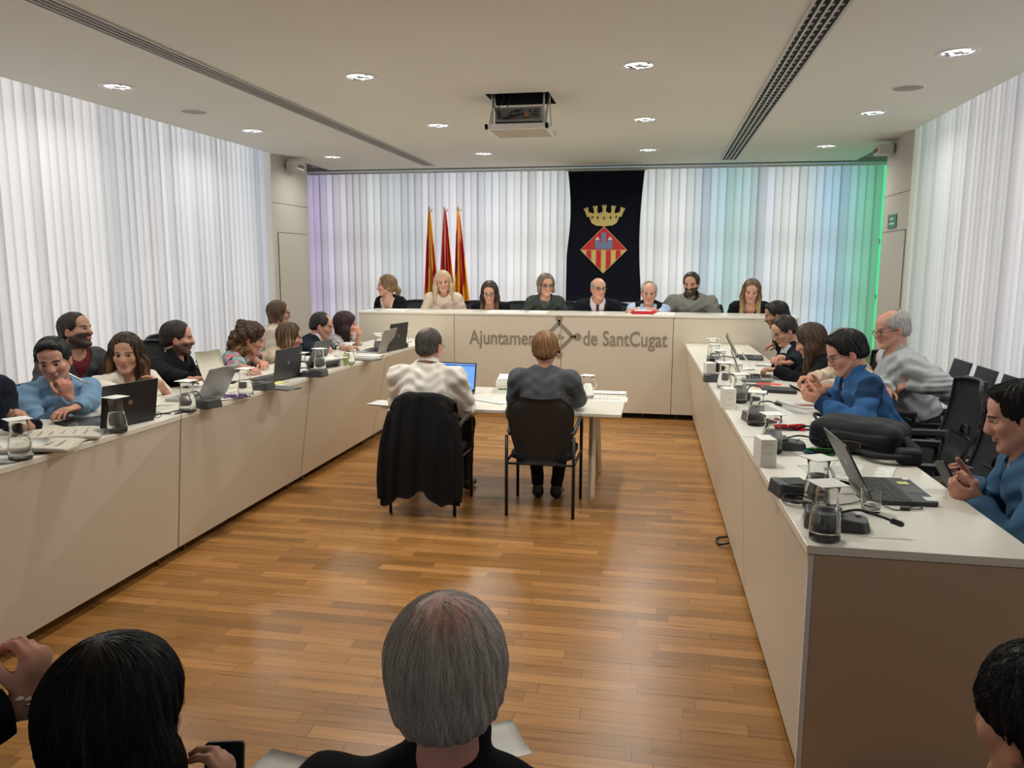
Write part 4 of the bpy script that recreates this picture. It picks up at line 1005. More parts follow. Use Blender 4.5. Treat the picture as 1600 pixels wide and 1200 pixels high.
    if hair:
        hm, _, _ = hair_mesh(H, F, s, hair, haircol, max(vox * hair.get('vf', .85), .0032), rng=len(label))
        if hair.get('strands'): hm = strands(hm, H, F, s, hair['strands'], hair.get('sl', .05), hair.get('sr', .0008), haircol if hair.get('zone') else None, len(label), swirl=hair.get('swirl'), zmin=hair.get('zmin', -.3), jit=hair.get('sj', .25), down=hair.get('down', .55), coljit=hair.get('cj', .3), zone=hair.get('zone'))
        put('hair', hm, root)
    if beard is not None and beard.get('full'):
        L = lambda x, y, z: H + F @ A3(x, y, z) * s; t_ = beard['full']
        BP = [Cap(L(x * .056, .004, -.040), L(x * .02, .066, -.101), .018 * s, .020 * s + t_, .02) for x in (-1, 1)] + [Ell(L(0, .066, -.100), A3(.026, .024, .020) * s, F, .02, t_)] + [Cap(L(x * .004, .094, -.048), L(x * .028, .083, -.062), .0065 * s, .006 * s, .008) for x in (-1, 1)]
        bcc = A3(*beard.get('col', haircol)); rr_ = np.random.RandomState(3)
        def bp(p, d):
            q = ((p - H) @ F) / s; 
            e = (np.sqrt((q[:, 0] / .026) ** 2 + ((q[:, 1] - .1) / .03) ** 2 + ((q[:, 2] + .063) / .012) ** 2) - 1) * .012 * s
            return smax(d, -e, .004) + .0012 * np.sin(q[:, 0] * 330) * np.sin(q[:, 2] * 300) * s
        put('beard', field_mesh('beard', BP, max(vox * .8, .003), bp, lambda p: np.clip(bcc * (1 + rr_.uniform(-.35, .35, (len(p), 1))), 0, 1), [HAIRM]), root)
    if glasses is not None:
        g_ = MB(); L = lambda x, y, z: tuple(H + F @ A3(x, y, z) * s); th = glasses.get('t', .0022) * s; dr = glasses.get('drop', 0.)
        for x in (-1, 1):
            ring = [L(x * .0325 + .0245 * math.cos(a), .1025 - .35 * (abs(x * .0325 + .0245 * math.cos(a)) - .01) ** 1 * .5 + 0, -.002 - dr + .0165 * math.sin(a) * (1 if math.sin(a) > 0 else .95)) for a in [2 * math.pi * i / 20 for i in range(21)]]
            g_.tube(ring, th, 5, cap=False); g_.tube([L(x * .056, .094, .004 - dr), L(x * .078, .075, .004 - dr * .6), L(x * .0825, .0, .002), L(x * .080, -.018, -.012)], th, 5)
        g_.tube([L(-.009, .104, .002 - dr), L(0, .1075, .004 - dr), L(.009, .104, .002 - dr)], th, 5)
        o = g_.build('spectacles', glasses.get('mat', FRAMEM), root, True)
        gl = MB()
        for x in (-1, 1): 
            c0 = [L(x * .0325 + .0235 * math.cos(a), .1025 - .175 * (abs(x * .0325 + .0245 * math.cos(a)) - .01), -.002 - dr + .0158 * math.sin(a)) for a in [2 * math.pi * i / 16 for i in range(16)]]
            gl._add(c0, [tuple(range(16))])
        tl = bpy.data.materials.get('tinted_film') or tinted()
        gl.build('lens', tl, o)
    # clothes ---------------------------------------------------------
    info = dict(root=root, H=H, F=F, N=N, up=up, rt=rt, cf=cf, hip=hip, hp=hp, Sh=Sh, AR=AR, s=s, BM=BM, TL=TLr, shw=shw, SHc=SHc)
    if ch:
        c_ = dup(CH0, tuple(A3(hip[0], hip[1], floor) - adir(body) * .0), R(body), 'black office chair under the ' + ch); c_.scale = (1, 1, chz)
    for spec in (top or []): garment(info, spec, torso_prims, ab, vox)
    if legs:
        fwh = adir(body); rth = np.cross(fwh, A3(0, 0, 1)); P = [Ell(hp(.02), A3(.160, .118, .105) * s, BM, .05, -.006 + fat * .6)]
        ank = []
        for q in (1, -1):
            hj = hip + rth * q * .085 * s - up * .02
            if legs == 'sit':
                kn = hj + fwh * .40 * s + rth * q * (knees * .4) + A3(0, 0, 1) * max(-.03, min(.10, floor + .50 * s - hj[2])); an = A3(kn[0], kn[1], floor + .09 * s) + fwh * .02
            elif legs == 'back':
                kn = hj + fwh * .38 * s + rth * q * .03; an = A3(kn[0], kn[1], floor + .09 * s) - fwh * .10 - rth * q * .05
            kn[2] = min(kn[2], floor + .52 * s)
            P += [Cap(hj, kn, .086 * s, .062 * s, .04), Cap(kn, an, .060 * s, .042 * s, .03, cut=True)]; ank.append((an, q))
        pc = A3(*pants); wrk = lambda p, d: d + .003 * np.sin(p[:, 0] * 47 + 2 * np.sin(p[:, 2] * 30)) * np.sin(p[:, 1] * 41 + p[:, 2] * 23)
        put('trousers', field_mesh('trousers', P, max(vox, .011), wrk, lambda p: np.repeat(pc[None], len(p), 0), [SUITM]), root)
        for an, q in ank:
            sf = nrm(fwh + rth * q * .12)
            SP = [Cap(an + A3(0, 0, -.045 * s), an + sf * .12 * s + A3(0, 0, -.058 * s), .036 * s, .034 * s, .03, A3(0, 0, 1), .75), Cap(an + A3(0, 0, -.01 * s), an + A3(0, 0, -.05 * s), .038 * s, .040 * s, .02)]
            fl0 = floor + .004
            put('shoe', field_mesh('shoe', SP, max(vox, .009), lambda p, d: np.maximum(d, fl0 - p[:, 2]), None, [SHOEM]), root)
    return info

def tinted():
    m = bpy.data.materials.new('tinted_film'); m.use_nodes = True; n, l = nt(m); n.remove(n['Principled BSDF'])
    t = n.new('ShaderNodeBsdfTransparent'); g = n.new('ShaderNodeBsdfGlossy'); g.inputs['Roughness'].default_value = .03; x = n.new('ShaderNodeMixShader'); x.inputs[0].default_value = .10
    l.new(t.outputs[0], x.inputs[1]); l.new(g.outputs[0], x.inputs[2]); l.new(x.outputs[0], n['Material Output'].inputs[0]); return m

def garment(I, sp, torso_prims, ab, vox):
    """sp: name, col, t (thickness), sleeve 0..2 (0 none, 1 elbow, 2 wrist), v (depth of the neck opening), vw, hem, pattern, mat, loose, collar"""
    s = I['s']; t = sp.get('t', .008); lo = sp.get('loose', .005); P = torso_prims(t)
    hp, cf, rt, up, N = I['hp'], I['cf'], I['rt'], I['up'], I['N']; sl = sp.get('sleeve', 2)
    if sp.get('hood'): P.append(Cap(N - cf * .06 * s - rt * .06 * s, N - cf * .06 * s + rt * .06 * s, .045 * s, .045 * s, .03)); P.append(Cap(N - cf * .075 * s - up * .0, N - cf * .09 * s - up * .12 * s, .05 * s, .04 * s, .03, rt, 1))
    if sp.get('turtle'): P.append(Cap(N - up * .02, N + (I['H'] - N) * (.33 if sp['turtle'] == 1 else sp['turtle']), .066 * s, .064 * s, .012, cut=True))
    for q, a in I['AR'].items():
        if sl <= 0: 
            continue
        f = min(sl, 1.); e = a['S'] + (a['E'] - a['S']) * f
        P.append(Cap(a['S'], e, .050 * s * ab + t + lo, (.044 * s * ab + t + lo) if sl < 1 else .045 * s * ab + t + lo * .9, .035, cut=(sl < 1)))
        if sl > 1:
            w = a['E'] + (a['W'] - a['E']) * (sl - 1) ; P.append(Cap(a['E'], w, .045 * s * ab + t + lo * .8, .031 * s * ab + t + lo * .5, .022, cut=True))
            if sp.get('cuff'): P.append(Cap(w - (a['W'] - a['E']) * .16, w, .033 * s * ab + t + lo * .7, .033 * s * ab + t + lo * .7, .006, cut=True))
    vd, vw, hem = sp.get('v', 0.), sp.get('vw', .5), sp.get('hem', -.25); A_ = sp.get('wrinkle', .0036); nr_ = sp.get('nr', .060) * s
    op = sp.get('open', 0.); lap = sp.get('lapel', 0.)
    vest = sl <= 0
    def vdist(p):
        q = (p - N) @ I['BM'] / s; x, y, z = np.abs(q[:, 0]), q[:, 1], q[:, 2]
        half = .045 + vw * (z + vd) * (z + vd > 0) - .045 * (z + vd < .0) ; half = np.where(z + vd > 0, op + (z + vd) * vw, op)
        return q, x - half
    def post(p, d):
        q, vdd = vdist(p); x, y, z = np.abs(q[:, 0]), q[:, 1], q[:, 2]
        # neck hole
        nd = np.linalg.norm(np.stack([q[:, 0], q[:, 1] - .004], 1), axis=1) * s - nr_
        nk = np.where(z > -.035, nd, 1.); 
        if not sp.get('turtle') and not sp.get('hood'): d = smax(d, np.where((z > -.02), -nk, -1), .006)
        if vd: 
            cut = np.where((y > .0) & (y < .15) & (z > -vd - .3) & ((z > -vd) | (op > 0)), vdd * .8 * s, 1.); 
            if lap: d = d - .007 * (np.clip(1 - np.abs(vdd - .022) / .022, 0, 1) > .1) * (y > 0) * (z > -vd)
            d = np.maximum(d, -cut)
        if vest: d = smax(d, (x - sp.get('vestw', .150)) * s * .9, .02)
        # folds
        w_ = A_ * (np.sin(p[:, 0] * 38 + 2.2 * np.sin(p[:, 2] * 17 + 1) + p[:, 1] * 9) * np.sin(p[:, 2] * 33 + 2 * np.sin(p[:, 1] * 19)) + .6 * np.sin(p[:, 2] * 71 + 3 * np.sin(p[:, 0] * 23) + p[:, 1] * 31))
        d = d + w_
        for a in I['AR'].values():
            r = np.linalg.norm(p - a['E'], axis=1); d = d + A_ * .9 * np.exp(-(r / .09) ** 2) * np.sin(((p - a['E']) @ nrm(a['W'] - a['S'])) * 190)
        return np.maximum(d, (hem * s - ((p - hp(0)) @ up)))
    col = A3(*sp['col']); pat = sp.get('pattern')
    def colr(p):
        if pat: return pat(p, I, col)
        return np.repeat(col[None], len(p), 0)
    o = put(sp['name'], field_mesh(sp['name'], P, sp.get('vox', vox), post, colr, [sp.get('mat', CLOTHM)], whole=bool(sp.get('whole'))), I['root'])
    if sp.get('collar'):
        cc = sp['collar']; m = MB(); rows = []; n = 26; gap = R(cc.get('gap', 24)); r0 = cc.get('r', .068) * s; h = cc.get('h', .036) * s
        c0 = N + up * .042 * s + cf * .004 * s
        for i in range(n + 1):
            a = R(90) + gap + (2 * math.pi - 2 * gap) * i / n; dx, dy = math.cos(a), math.sin(a); drop = (-.040 if dy > 0 else .006) * abs(dy) * s
            b = c0 + rt * dx * r0 + cf * dy * r0 * 1.02 + up * (drop - .012 * s); tp = b + up * h * (1 - .15 * max(dy, 0)) - (rt * dx + cf * dy) * .004 * s
            ot = tp + (rt * dx + cf * dy) * .007 * s - up * .002; bt = b + (rt * dx + cf * dy) * .020 * s - up * .004 * s + up * h * .25 - up * (.028 * s * max(dy, 0) ** 4)
            rows.append([tuple(b), tuple(tp), tuple(ot), tuple(bt)])
        m.grid(rows, thick=.0018); put('collar', m.mesh('collar', cc.get('mat') or plain(cc.get('col', sp['col'])), True), o)
    if sp.get('tie'):
        pts = []; m = MB(); rows = []
        for i in range(12):
            f = i / 11; c = N + cf * 0; z = .022 - f * .38; w_ = (.016 if i == 0 else .012 + .022 * f) * s
            base = N + up * z * s
            # march to the front of the chest
            yy = .0; 
            for st_ in range(60):
                pt = base + cf * (.20 - st_ * .004) * s; dd = 9.
                for q in P: dd = float(smin(np.array([dd]), q(pt[None]), q.k)[0])
                if dd < .003: yy = (.20 - st_ * .004) * s; break
            rows.append([tuple(base + cf * (yy + .002) + rt * w_), tuple(base + cf * (yy + .006)), tuple(base + cf * (yy + .002) - rt * w_)])
        m.grid(rows, thick=.003); put('tie', m.mesh('tie', plain(sp['tie']), True), I['root'])
    return o
def plain(c): return mat('plain_%03d_%03d_%03d' % tuple(int(x * 999) for x in c), c, .85, bump=.1, bscale=500, spec=.15)

# ================================================================== FURNITURE
SEATB = fabric('black_seat_fabric', (.016, .017, .019), .15)
def mesh_back():
    m = bpy.data.materials.new('black_chair_mesh'); m.use_nodes = True; n, l = nt(m); b = n['Principled BSDF']
    b.inputs['Base Color'].default_value = (.02, .022, .024, 1); b.inputs['Roughness'].default_value = .6; b.inputs['Alpha'].default_value = .86
    return m
MESHB = mesh_back()
def office_chair(label, group='mesh backed office chairs'):
    """seat faces +x, stands on z = 0"""
    t = thing('office_chair', label, 'chair', (0, 0, 0), 0, group)
    m = MB(); P = []
    for i in range(9):
        u = i / 8; z = .47 + u * .46; x = -.20 - .09 * u - .03 * math.sin(u * math.pi); w_ = .215 + .02 * math.sin(u * math.pi) - .02 * u
        P.append([(x + .05 * (j / 8 * 2 - 1) ** 2, (j / 8 * 2 - 1) * w_, z + (.0 if u < 1 else -.02 * (j / 8 * 2 - 1) ** 2)) for j in range(9)])
    m.grid(P, thick=.006); m.build('backrest', MESHB, t, True)
    m = MB(); rim = [r_[0] for r_ in P] + P[-1][1:] + [r_[-1] for r_ in P[::-1]][1:] + P[0][::-1][1:]
    m.tube(rim + [rim[0]], .011, 6, cap=False); m.build('back_frame', BLACKP, t, True)
    m = MB()
    for r_ in (.035, .065): m.tube([(-.245 + .0, r_ * math.cos(a), .60 + r_ * math.sin(a)) for a in [2 * math.pi * k / 18 for k in range(19)]], .006, 5, cap=False)
    m.tube([(-.225, -.2, .60), (-.25, 0, .60), (-.225, .2, .60)], .008, 5); m.build('lumbar_support', BLACKP, t, True)
    m = MB(); m.rbox((.02, 0, .44), (.235, .235, .035), .09); m.build('seat', SEATB, t, bevel=.012)
    for s_ in (-1, 1):
        m = MB(); m.tube(crom([(-.05, s_ * .24, .42), (-.03, s_ * .275, .50), (-.05, s_ * .275, .63), (-.02, s_ * .275, .655)]), .014, 7); m.rbox((.06, s_ * .275, .665), (.125, .026, .013), .02)
        m.build('armrest', BLACKP, t, bevel=.003)
    m = MB(); m.tube([(-.02, 0, .40), (-.24, 0, .41), (-.26, 0, .52)], .022, 8); m.build('back_bracket', BLACKP, t, True)
    m = MB(); m.lathe([(.03, .10), (.03, .25), (.018, .26), (.018, .41)], 14); m.build('gas_stem', METAL, t, True)
    for k in range(5):
        a = 2 * math.pi * k / 5 + .3; m = MB(); m.tube([(.02 * math.cos(a), .02 * math.sin(a), .115), (.30 * math.cos(a), .30 * math.sin(a), .075)], [.022, .015], 8); lg = m.build('leg', BLACKP, t, True)
        m = MB(); m.lathe([(.026, -.012), (.026, .012)], 14, M=Matrix.Translation((.30 * math.cos(a), .30 * math.sin(a), .028)) @ Matrix.Rotation(a, 4, 'Z') @ Matrix.Rotation(R(90), 4, 'X')); m.build('caster', BLACKP, lg, True)
    return t
CH0 = office_chair('empty black mesh office chair with visible round lumbar disc beside the phone reading man')
CH0.location = (1.37, 4.08, RISE); CH0.rotation_euler = (0, 0, R(176))
def chair(x, y, z, a, label): return dup(CH0, (x, y, z), R(a), label)
chair(1.52, 4.92, RISE, 180, 'black office chair of the man in the blue checked shirt')
chair(-3.93, 5.98, RISE, 8, 'empty black office chair left of the floral kimono, the nearer of two')
chair(-4.18, 6.45, RISE, 0, 'empty black office chair left of the floral kimono, the farther of two')
for x, nm in ((-3.22, 'woman with the fair ponytail'), (-2.42, 'woman in the pink scarf'), (-1.83, 'dark haired woman in glasses'), (-1.25, 'woman in the grey green jacket'), (-.64, 'bald man in the dark suit'), (.02, 'man in the black vest'), (.52, 'bearded man in the grey sweater'), (1.12, 'woman with long fair hair')):
    chair(x + .05, 10.0, DAIS_FLOOR, -90, 'black dais chair behind the ' + nm).scale = (1, 1, .86)

# beam seating along the right wall
def beam_chair(label):
    t = thing('beam_chair', label, 'chair', (0, 0, 0), 0, 'black chairs along the right blind')
    m = MB(); M_ = TM((.24, 0, .44), (0, R(14), 0)); m.rbox((0, 0, .225), (.010, .175, .185), .004, 0, M_); m.build('backrest', mat('black_laminate', (.012, .014, .016), .35), t, bevel=.003)
    m = MB(); m.rbox((.0, 0, .43), (.23, .19, .011), .02); m.build('seat', mat('grey_black_seat', (.03, .031, .033), .4), t, bevel=.004)
    for s_ in (-1, 1):
        m = MB(); m.tube([(.22, s_ * .215, .40), (-.16, s_ * .235, .40)], .013, 7); m.tube([(.25, s_ * .235, .56), (-.14, s_ * .235, .56)], .012, 7); m.tube([(.22, s_ * .235, .40), (.25, s_ * .235, .56)], .012, 7); m.build('armrest', BLACKM, t, True)
    m = MB(); m.box((.0, -.27, .34), (.06, .27, .40)); m.build('beam', mat('beam_metal', (.3, .3, .29), .4, metal=.7), t)
    m = MB(); m.box((.01, -.02, 0.03), (.05, .02, .35)); m.box((-.22, -.025, 0.0), (.24, .025, .03)); m.build('leg', mat('beam_metal'), t)
    return t
B0 = beam_chair('black flat backed chair along the right blind, nearest the seated older man'); B0.location = (2.02, 6.72, RISE)
for y, x, lb in ((6.24, 2.02, 'black flat backed chair along the right blind, second from the older man'), (5.77, 2.02, 'black flat backed chair along the right blind, third, with a bag hanging on it'),
              (5.28, 2.02, 'black flat backed chair along the right blind, left of the denim shirt man'), (4.78, 2.02, 'black flat backed chair along the right blind, nearest the viewer'), (5.66, 1.74, 'black flat backed chair under the seated older man')):
    dup(B0, (x, y, RISE), 0, lb)
t = thing('handbag', 'soft black handbag with chrome rings hanging from a chair by the right blind', 'bag', (2.0, 5.52, .60))
m = MB(); m.rbox((0, 0, .06), (.05, .06, .13), .03); m.build('pouch', fabric('black_leather', (.012, .012, .013), .2, 80, rough=.45), t, bevel=.02)
m = MB(); m.tube(crom([(0, .05, .18), (0, .04, .30), (0, 0, .34), (0, -.04, .30), (0, -.05, .18)]), .008, 6); m.build('strap', BLACKP, t, True)
for yy in (-.02, .02, .06):
    m = MB(); m.tube([(.0 + .0, yy + .02 * math.cos(a), .30 + .02 * math.sin(a)) for a in [2 * math.pi * k / 14 for k in range(15)]], .004, 5, cap=False); m.build('ring', METAL, t, True)
# low grille along the right blind
m = MB(); m.box((2.30, 2.4, RISE), (2.50, 9.0, RISE + .05)); tag(m.build('trim_11', mat('beech', srgb(214, 190, 150), .45)), kind='structure')
m = MB()
for y in np.arange(2.45, 9.0, .10): m.box((2.295, y, RISE + .01), (2.302, y + .03, RISE + .045))
tag(m.build('trim_12', DARK), kind='structure')

# witness table and chairs
t = thing('witness_table', 'white rectangular table with angled legs in the middle of the floor', 'table', (-1.12, 6.0, 0))
TZ = .66
m = MB(); m.rbox((0, 0, TZ - .012), (.885, .515, .012), .02); m.build('tabletop', TOPW, t, bevel=.003)
for s_ in (-1, 1):
    for q in (-1, 1):
        m = MB(); m.tube([(s_ * .66, q * .12, TZ - .025), (s_ * .672, q * .375, .012)], [.030, .024], 4); m.lathe([(.018, 0), (.018, .014)], 10, M=TM((s_ * .672, q * .378, 0)))
        m.build('leg', mat('leg_offwhite', srgb(205, 196, 182), .4), t)
m = MB(); m.box((-.66, -.03, TZ - .07), (.66, .03, TZ - .03)); m.build('rail', BLACKM, t)
def arm_chair(label, loc):
    """sitter faces +y"""
    t = thing('armchair', label, 'chair', loc, 0)
    m = MB(); P = []
    for i in range(13):
        u = i / 12; z = .36 + u * .46; w_ = .145 + .075 * math.sin(min(1, u * 1.25) * math.pi / 2) - (.10 * max(0, u - .82) / .18) ** 2 * 9; y = -.19 - .07 * u
        P.append([((j / 10 * 2 - 1) * w_, y + .045 * (j / 10 * 2 - 1) ** 2, z - .012 * (j / 10 * 2 - 1) ** 2 * u) for j in range(11)])
    m.grid(P, thick=-.018); m.build('backrest', mat('black_shell', (.010, .010, .012), .55, bump=.1, bscale=500), t, True)
    m = MB(); m.rbox((0, .03, .405), (.215, .225, .022), .07); m.build('seat', SEATB, t, bevel=.01)
    for s_ in (-1, 1):
        x = s_ * .232
        m = MB(); m.tube([(x * .98, -.235, 0), (x * .98, -.235, .56)], .0115, 8); m.build('leg', BLACKM, t, True)
        m = MB(); m.tube([(x, .235, 0), (x, .235, .56), (x, .22, .60)], .0115, 8); m.build('leg', BLACKM, t, True)
        m = MB(); m.tube(crom([(x, .245, .50), (x, .235, .59), (x, .17, .625), (x, .0, .62), (x * .97, -.16, .585), (x * .9, -.22, .57)]), .018, 8, flat=.7); m.build('armrest', BLACKP, t, True)
        m = MB(); m.tube([(x, -.235, .37), (x, .235, .37)], .009, 6); m.build('side_rail', BLACKM, t, True)
    m = MB(); m.tube([(-.228, -.235, .365), (.228, -.235, .365)], .008, 6); m.build('cross_rail', BLACKM, t, True)
    return t
arm_chair('black armchair with rounded back under the woman in grey', (-.755, 5.37, 0))
arm_chair('black armchair with a dark jacket over its back, under the man in white', (-1.55, 5.28, 0))
# jacket over the left armchair
t = thing('draped_jacket', 'black jacket draped over the back of the left armchair', 'jacket', (-1.55, 5.28, 0))
m = MB(); P = []; NJ = 40
for i in range(30):
    u = i / 29
    row = []
    for j in range(NJ + 1):
        v = j / NJ * 2 - 1
        if u < .16:     # folded over the top, towards the seat
            q = 1 - u / .16; z = .835 - .10 * q * q; y = -.245 + .10 * q; w_ = .215
        else:
            q = (u - .16) / .84; low = .10 + .085 * math.exp(-(v / .42) ** 2) + .02 * math.sin(v * 9); z = .835 - q * (.835 - low); y = -.262 - .075 * math.sin(min(1, q * 1.6) * math.pi / 2) - .02 * q
            w_ = .205 + .065 * q ** .7
        z -= .10 * max(0, abs(v) - .35) ** 1.6 * (1.3 if u < .3 else .4)
        fold = (.016 * math.sin(v * 11 + 1.5 * u) + .009 * math.sin(v * 23 + 3 * u)) * min(1, u * 2.2)
        row.append((v * w_, y + fold + .08 * v * v * (1 if u < .5 else .8), z))
    P.append(row)
m.grid(P, thick=.012); m.build('cloth', fabric('black_wool', (.008, .008, .009), .3, 300), t, True)
for s_ in (-1, 1):
    m = MB(); m.tube(crom([(s_ * .215, -.20, .70), (s_ * .255, -.25, .50), (s_ * .272, -.28, .28), (s_ * .262, -.30, .12)]), [.045] * 1 + [.05] * 18, 12, flat=.6)
    m.build('sleeve', fabric('black_wool', (0, 0, 0)), t, True)

# ================================================================== THINGS ON THE DESKS
GL = glass_mat('clear_glass', (.985, .99, .985), 1.32); WAT = glass_mat('water', (.93, .95, .95), 1.33)
PAP = mat('paper', srgb(226, 226, 220), .8, var=.03, vscale=20); PAPG = mat('paper_cream', srgb(214, 208, 190), .8)
CARD = mat('coaster_card', srgb(228, 228, 222), .7)
def carafe(handle=False, water=.105):
    t = thing('carafe', 'x', 'carafe', (0, 0, 0), 0, 'water carafes')
    m = MB(); pr = [(.001, .001), (.044, .0), (.048, .006), (.0485, .03), (.046, .07), (.039, .105), (.034, .130), (.0345, .150), (.0395, .175), (.0402, .178)]
    inn = [(r_ - .0022, z) for r_, z in pr[::-1][1:-3]] + [(.043, .012), (.001, .010)]
    m.lathe(pr + inn, 26, cap=False); m.build('glass', GL, t, True)
    if handle:
        m = MB(); m.tube(crom([(.036, 0, .150), (.062, 0, .155), (.078, 0, .125), (.066, 0, .09), (.044, 0, .082)]), .005, 8); m.build('handle', GL, t, True)
    def rad(z):
        for (r0, z0), (r1, z1) in zip(pr[1:], pr[2:]):
            if z0 <= z <= z1: return r0 + (r1 - r0) * (z - z0) / (z1 - z0)
        return .045
    m = MB(); zs = [.0125 + (water - .0125) * i / 8 for i in range(9)]; m.lathe([(.001, .0125)] + [(rad(z) - .0028, z) for z in zs] + [(.001, water)], 26, cap=False); m.build('water', WAT, t, True)
    m = MB(); m.box((-.047, -.047, .179), (.047, .047, .1815)); m.build('coaster_lid', CARD, t)
    return t
CA = carafe(); CB = carafe(True, .12)
CA.location = (0.531, 2.524, 0.850); CA.rotation_euler = (0, 0, R(20)); CA['label'] = 'full water carafe with card lid at the near corner of the right desk'
CB.location = (0.567, 2.860, 0.850); CB.rotation_euler = (0, 0, R(-60)); CB['label'] = 'handled carafe with card lid directly behind the nearest carafe on the right desk'
for p, q, lb in (((0.524, 3.694, 0.850), 0, 'carafe behind the second white tissue box on the right desk'), ((0.528, 4.332, 0.850), 0, 'carafe beside the microphone base left of the red lanyard'),
    ((0.507, 5.033, 0.850), 0, 'carafe beside the middle white tissue box on the right desk'), ((0.457, 5.595, 0.850), 1, 'round handled carafe behind the middle tissue box on the right desk'), ((0.483, 6.393, 0.850), 0, 'carafe behind the farthest tissue box on the right desk'), ((0.475, 6.878, 0.850), 0, 'carafe second from the dais on the right desk'), ((0.491, 7.397, 0.850), 0, 'carafe nearest the dais on the right desk'),
    ((-2.707, 2.920, 0.850), 0, 'carafe nearest the viewer on the left desk beside newspapers'), ((-2.674, 3.507, 0.850), 0, 'carafe before the open black laptop on the left desk'), ((-2.649, 4.085, 0.850), 0, 'carafe before the silver laptop on the left desk'), ((-2.596, 4.642, 0.850), 0, 'carafe before the yellow folder on the left desk'),
    ((-2.644, 5.559, 0.850), 0, 'carafe before the white paper stack on the left desk'), ((-2.627, 5.857, 0.850), 0, 'small carafe right of the white paper stack on the left desk'), ((-2.568, 6.323, 0.850), 0, 'carafe beside the green box on the left desk'), ((-2.646, 7.262, 0.850), 0, 'carafe left of the far silver laptop on the left desk'), ((-2.573, 7.829, 0.850), 0, 'carafe at the far end of the left desk touching the dais'),
    ((-0.529, 6.129, 0.660), 1, 'large carafe with a handle on the witness table')):
    o = dup(CB if q else CA, p, R(len(lb) * 13 % 60 - 30), lb)
def glass(loc, label):
    t = thing('drinking_glass', label, 'glass', loc)
    m = MB(); m.lathe([(.001, 0), (.028, 0), (.0298, .001), (.0303, .004), (.0325, .03), (.0342, .06), (.0358, .085), (.0361, .088), (.0354, .089), (.0346, .088), (.0342, .085), (.0328, .06), (.0311, .03), (.0300, .018), (.028, .014), (.02, .0125), (.001, .012)], 26, cap=False); m.build('glass', GL, t, True)
    m = MB(); m.lathe([(.001, .0135), (.026, .0145), (.0290, .018), (.0302, .030), (.0300, .032), (.028, .0325), (.001, .0325)], 26, cap=False); m.build('water', WAT, t, True); return t
glass((0.744, 2.843, 0.850), 'drinking glass with a little water beside the laptop on the right desk')

def mic_unit(loc, rz, label, neck):
    t = thing('microphone_unit', label, 'microphone', loc, R(rz), 'desk microphone units')
    m = MB(); pts = [(-.10, -.055), (-.085, -.065), (.085, -.06), (.105, -.035), (.105, .035), (.085, .06), (-.085, .065), (-.10, .055)]
    v = [(x, y, 0) for x, y in pts] + [(x * .93, y * .88, .055 - .022 * (x + .1) / .2) for x, y in pts]; n_ = len(pts)
    m._add(v, [tuple(range(n_))[::-1], tuple(range(n_, 2 * n_))] + [(i, (i + 1) % n_, n_ + (i + 1) % n_, n_ + i) for i in range(n_)]); m.build('base', mat('mic_grey', (.055, .056, .058), .38), t, bevel=.006)
    m = MB(); m.box((-.055, -.045, .048), (.02, .045, .052)); m.build('grille', BLACKP, t)
    m = MB(); m.lathe([(.010, 0), (.010, .006)], 12, M=TM((.07, .02, .038))); m.build('button', WHITEP, t, True)
    m = MB(); p = crom(neck, 6); m.tube(p, .0042, 7); m.build('gooseneck', BLACKP, t, True)
    d = (p[-1] - p[-3]).normalized(); m = MB(); m.tube([p[-1] - d * .005, p[-1], p[-1] + d * .03, p[-1] + d * .038], [.005, .010, .010, .005], 10); m.build('microphone_head', BLACKP, t, True)
    return t
nk = [(.02, 0, .05), (.07, 0, .062), (.13, 0, .055), (.17, 0, .045)]
mic_unit((0.591, 2.661, 0.850), -8, 'grey microphone base right behind the nearest carafe on the right desk', [(-.02, -.04, .05), (.06, -.045, .075), (.12, -.045, .062), (.16, -.045, .05)])
mic_unit((0.535, 3.023, 0.850), 14, 'grey microphone base with a coiled cable on the near right desk', [(.02, 0, .05), (.07, .0, .06), (.12, .01, .05), (.16, .01, .04)])
mic_unit((0.586, 3.797, 0.850), 0, 'grey microphone base behind the tissue box near the green lanyard', nk)
mic_unit((0.571, 4.447, 0.850), 12, 'grey microphone base left of the red lanyard', [(.0, .03, .05), (.0, .05, .09), (.05, .06, .10), (.09, .05, .09)])
mic_unit((0.559, 5.163, 0.850), 12, 'grey microphone base beside the middle tissue box', [(.0, 0, .05), (.03, 0, .085), (.08, 0, .085), (.11, 0, .06)])
mic_unit((0.432, 5.928, 0.850), 0, 'grey microphone base beside the round handled carafe', [(.0, 0, .05), (.05, 0, .07), (.10, 0, .06)])
mic_unit((0.513, 6.974, 0.850), 0, 'grey microphone base near the dais on the right desk', [(.0, 0, .05), (.05, 0, .07), (.12, 0, .06)])
mic_unit((-2.644, 4.234, 0.850), 165, 'grey microphone base with looped neck behind the silver laptop on the left desk', [(.0, 0, .05), (.05, .0, .09), (.10, .02, .07), (.12, .03, .02)])
mic_unit((-2.658, 4.925, 0.850), 180, 'grey microphone base beside the yellow folder on the left desk', nk)
mic_unit((-2.555, 5.577, 0.850), 180, 'grey microphone base under the white paper stack on the left desk', nk)
mic_unit((-1.296, 9.150, 1.073), -90, 'black microphone of the woman in grey green on the dais', [(0, 0, .05), (-.02, 0, .14), (.0, 0, .17)])
mic_unit((-1.865, 9.150, 1.064), -90, 'black microphone of the dark haired woman on the dais', [(0, 0, .05), (.02, 0, .07), (.05, 0, .07)])

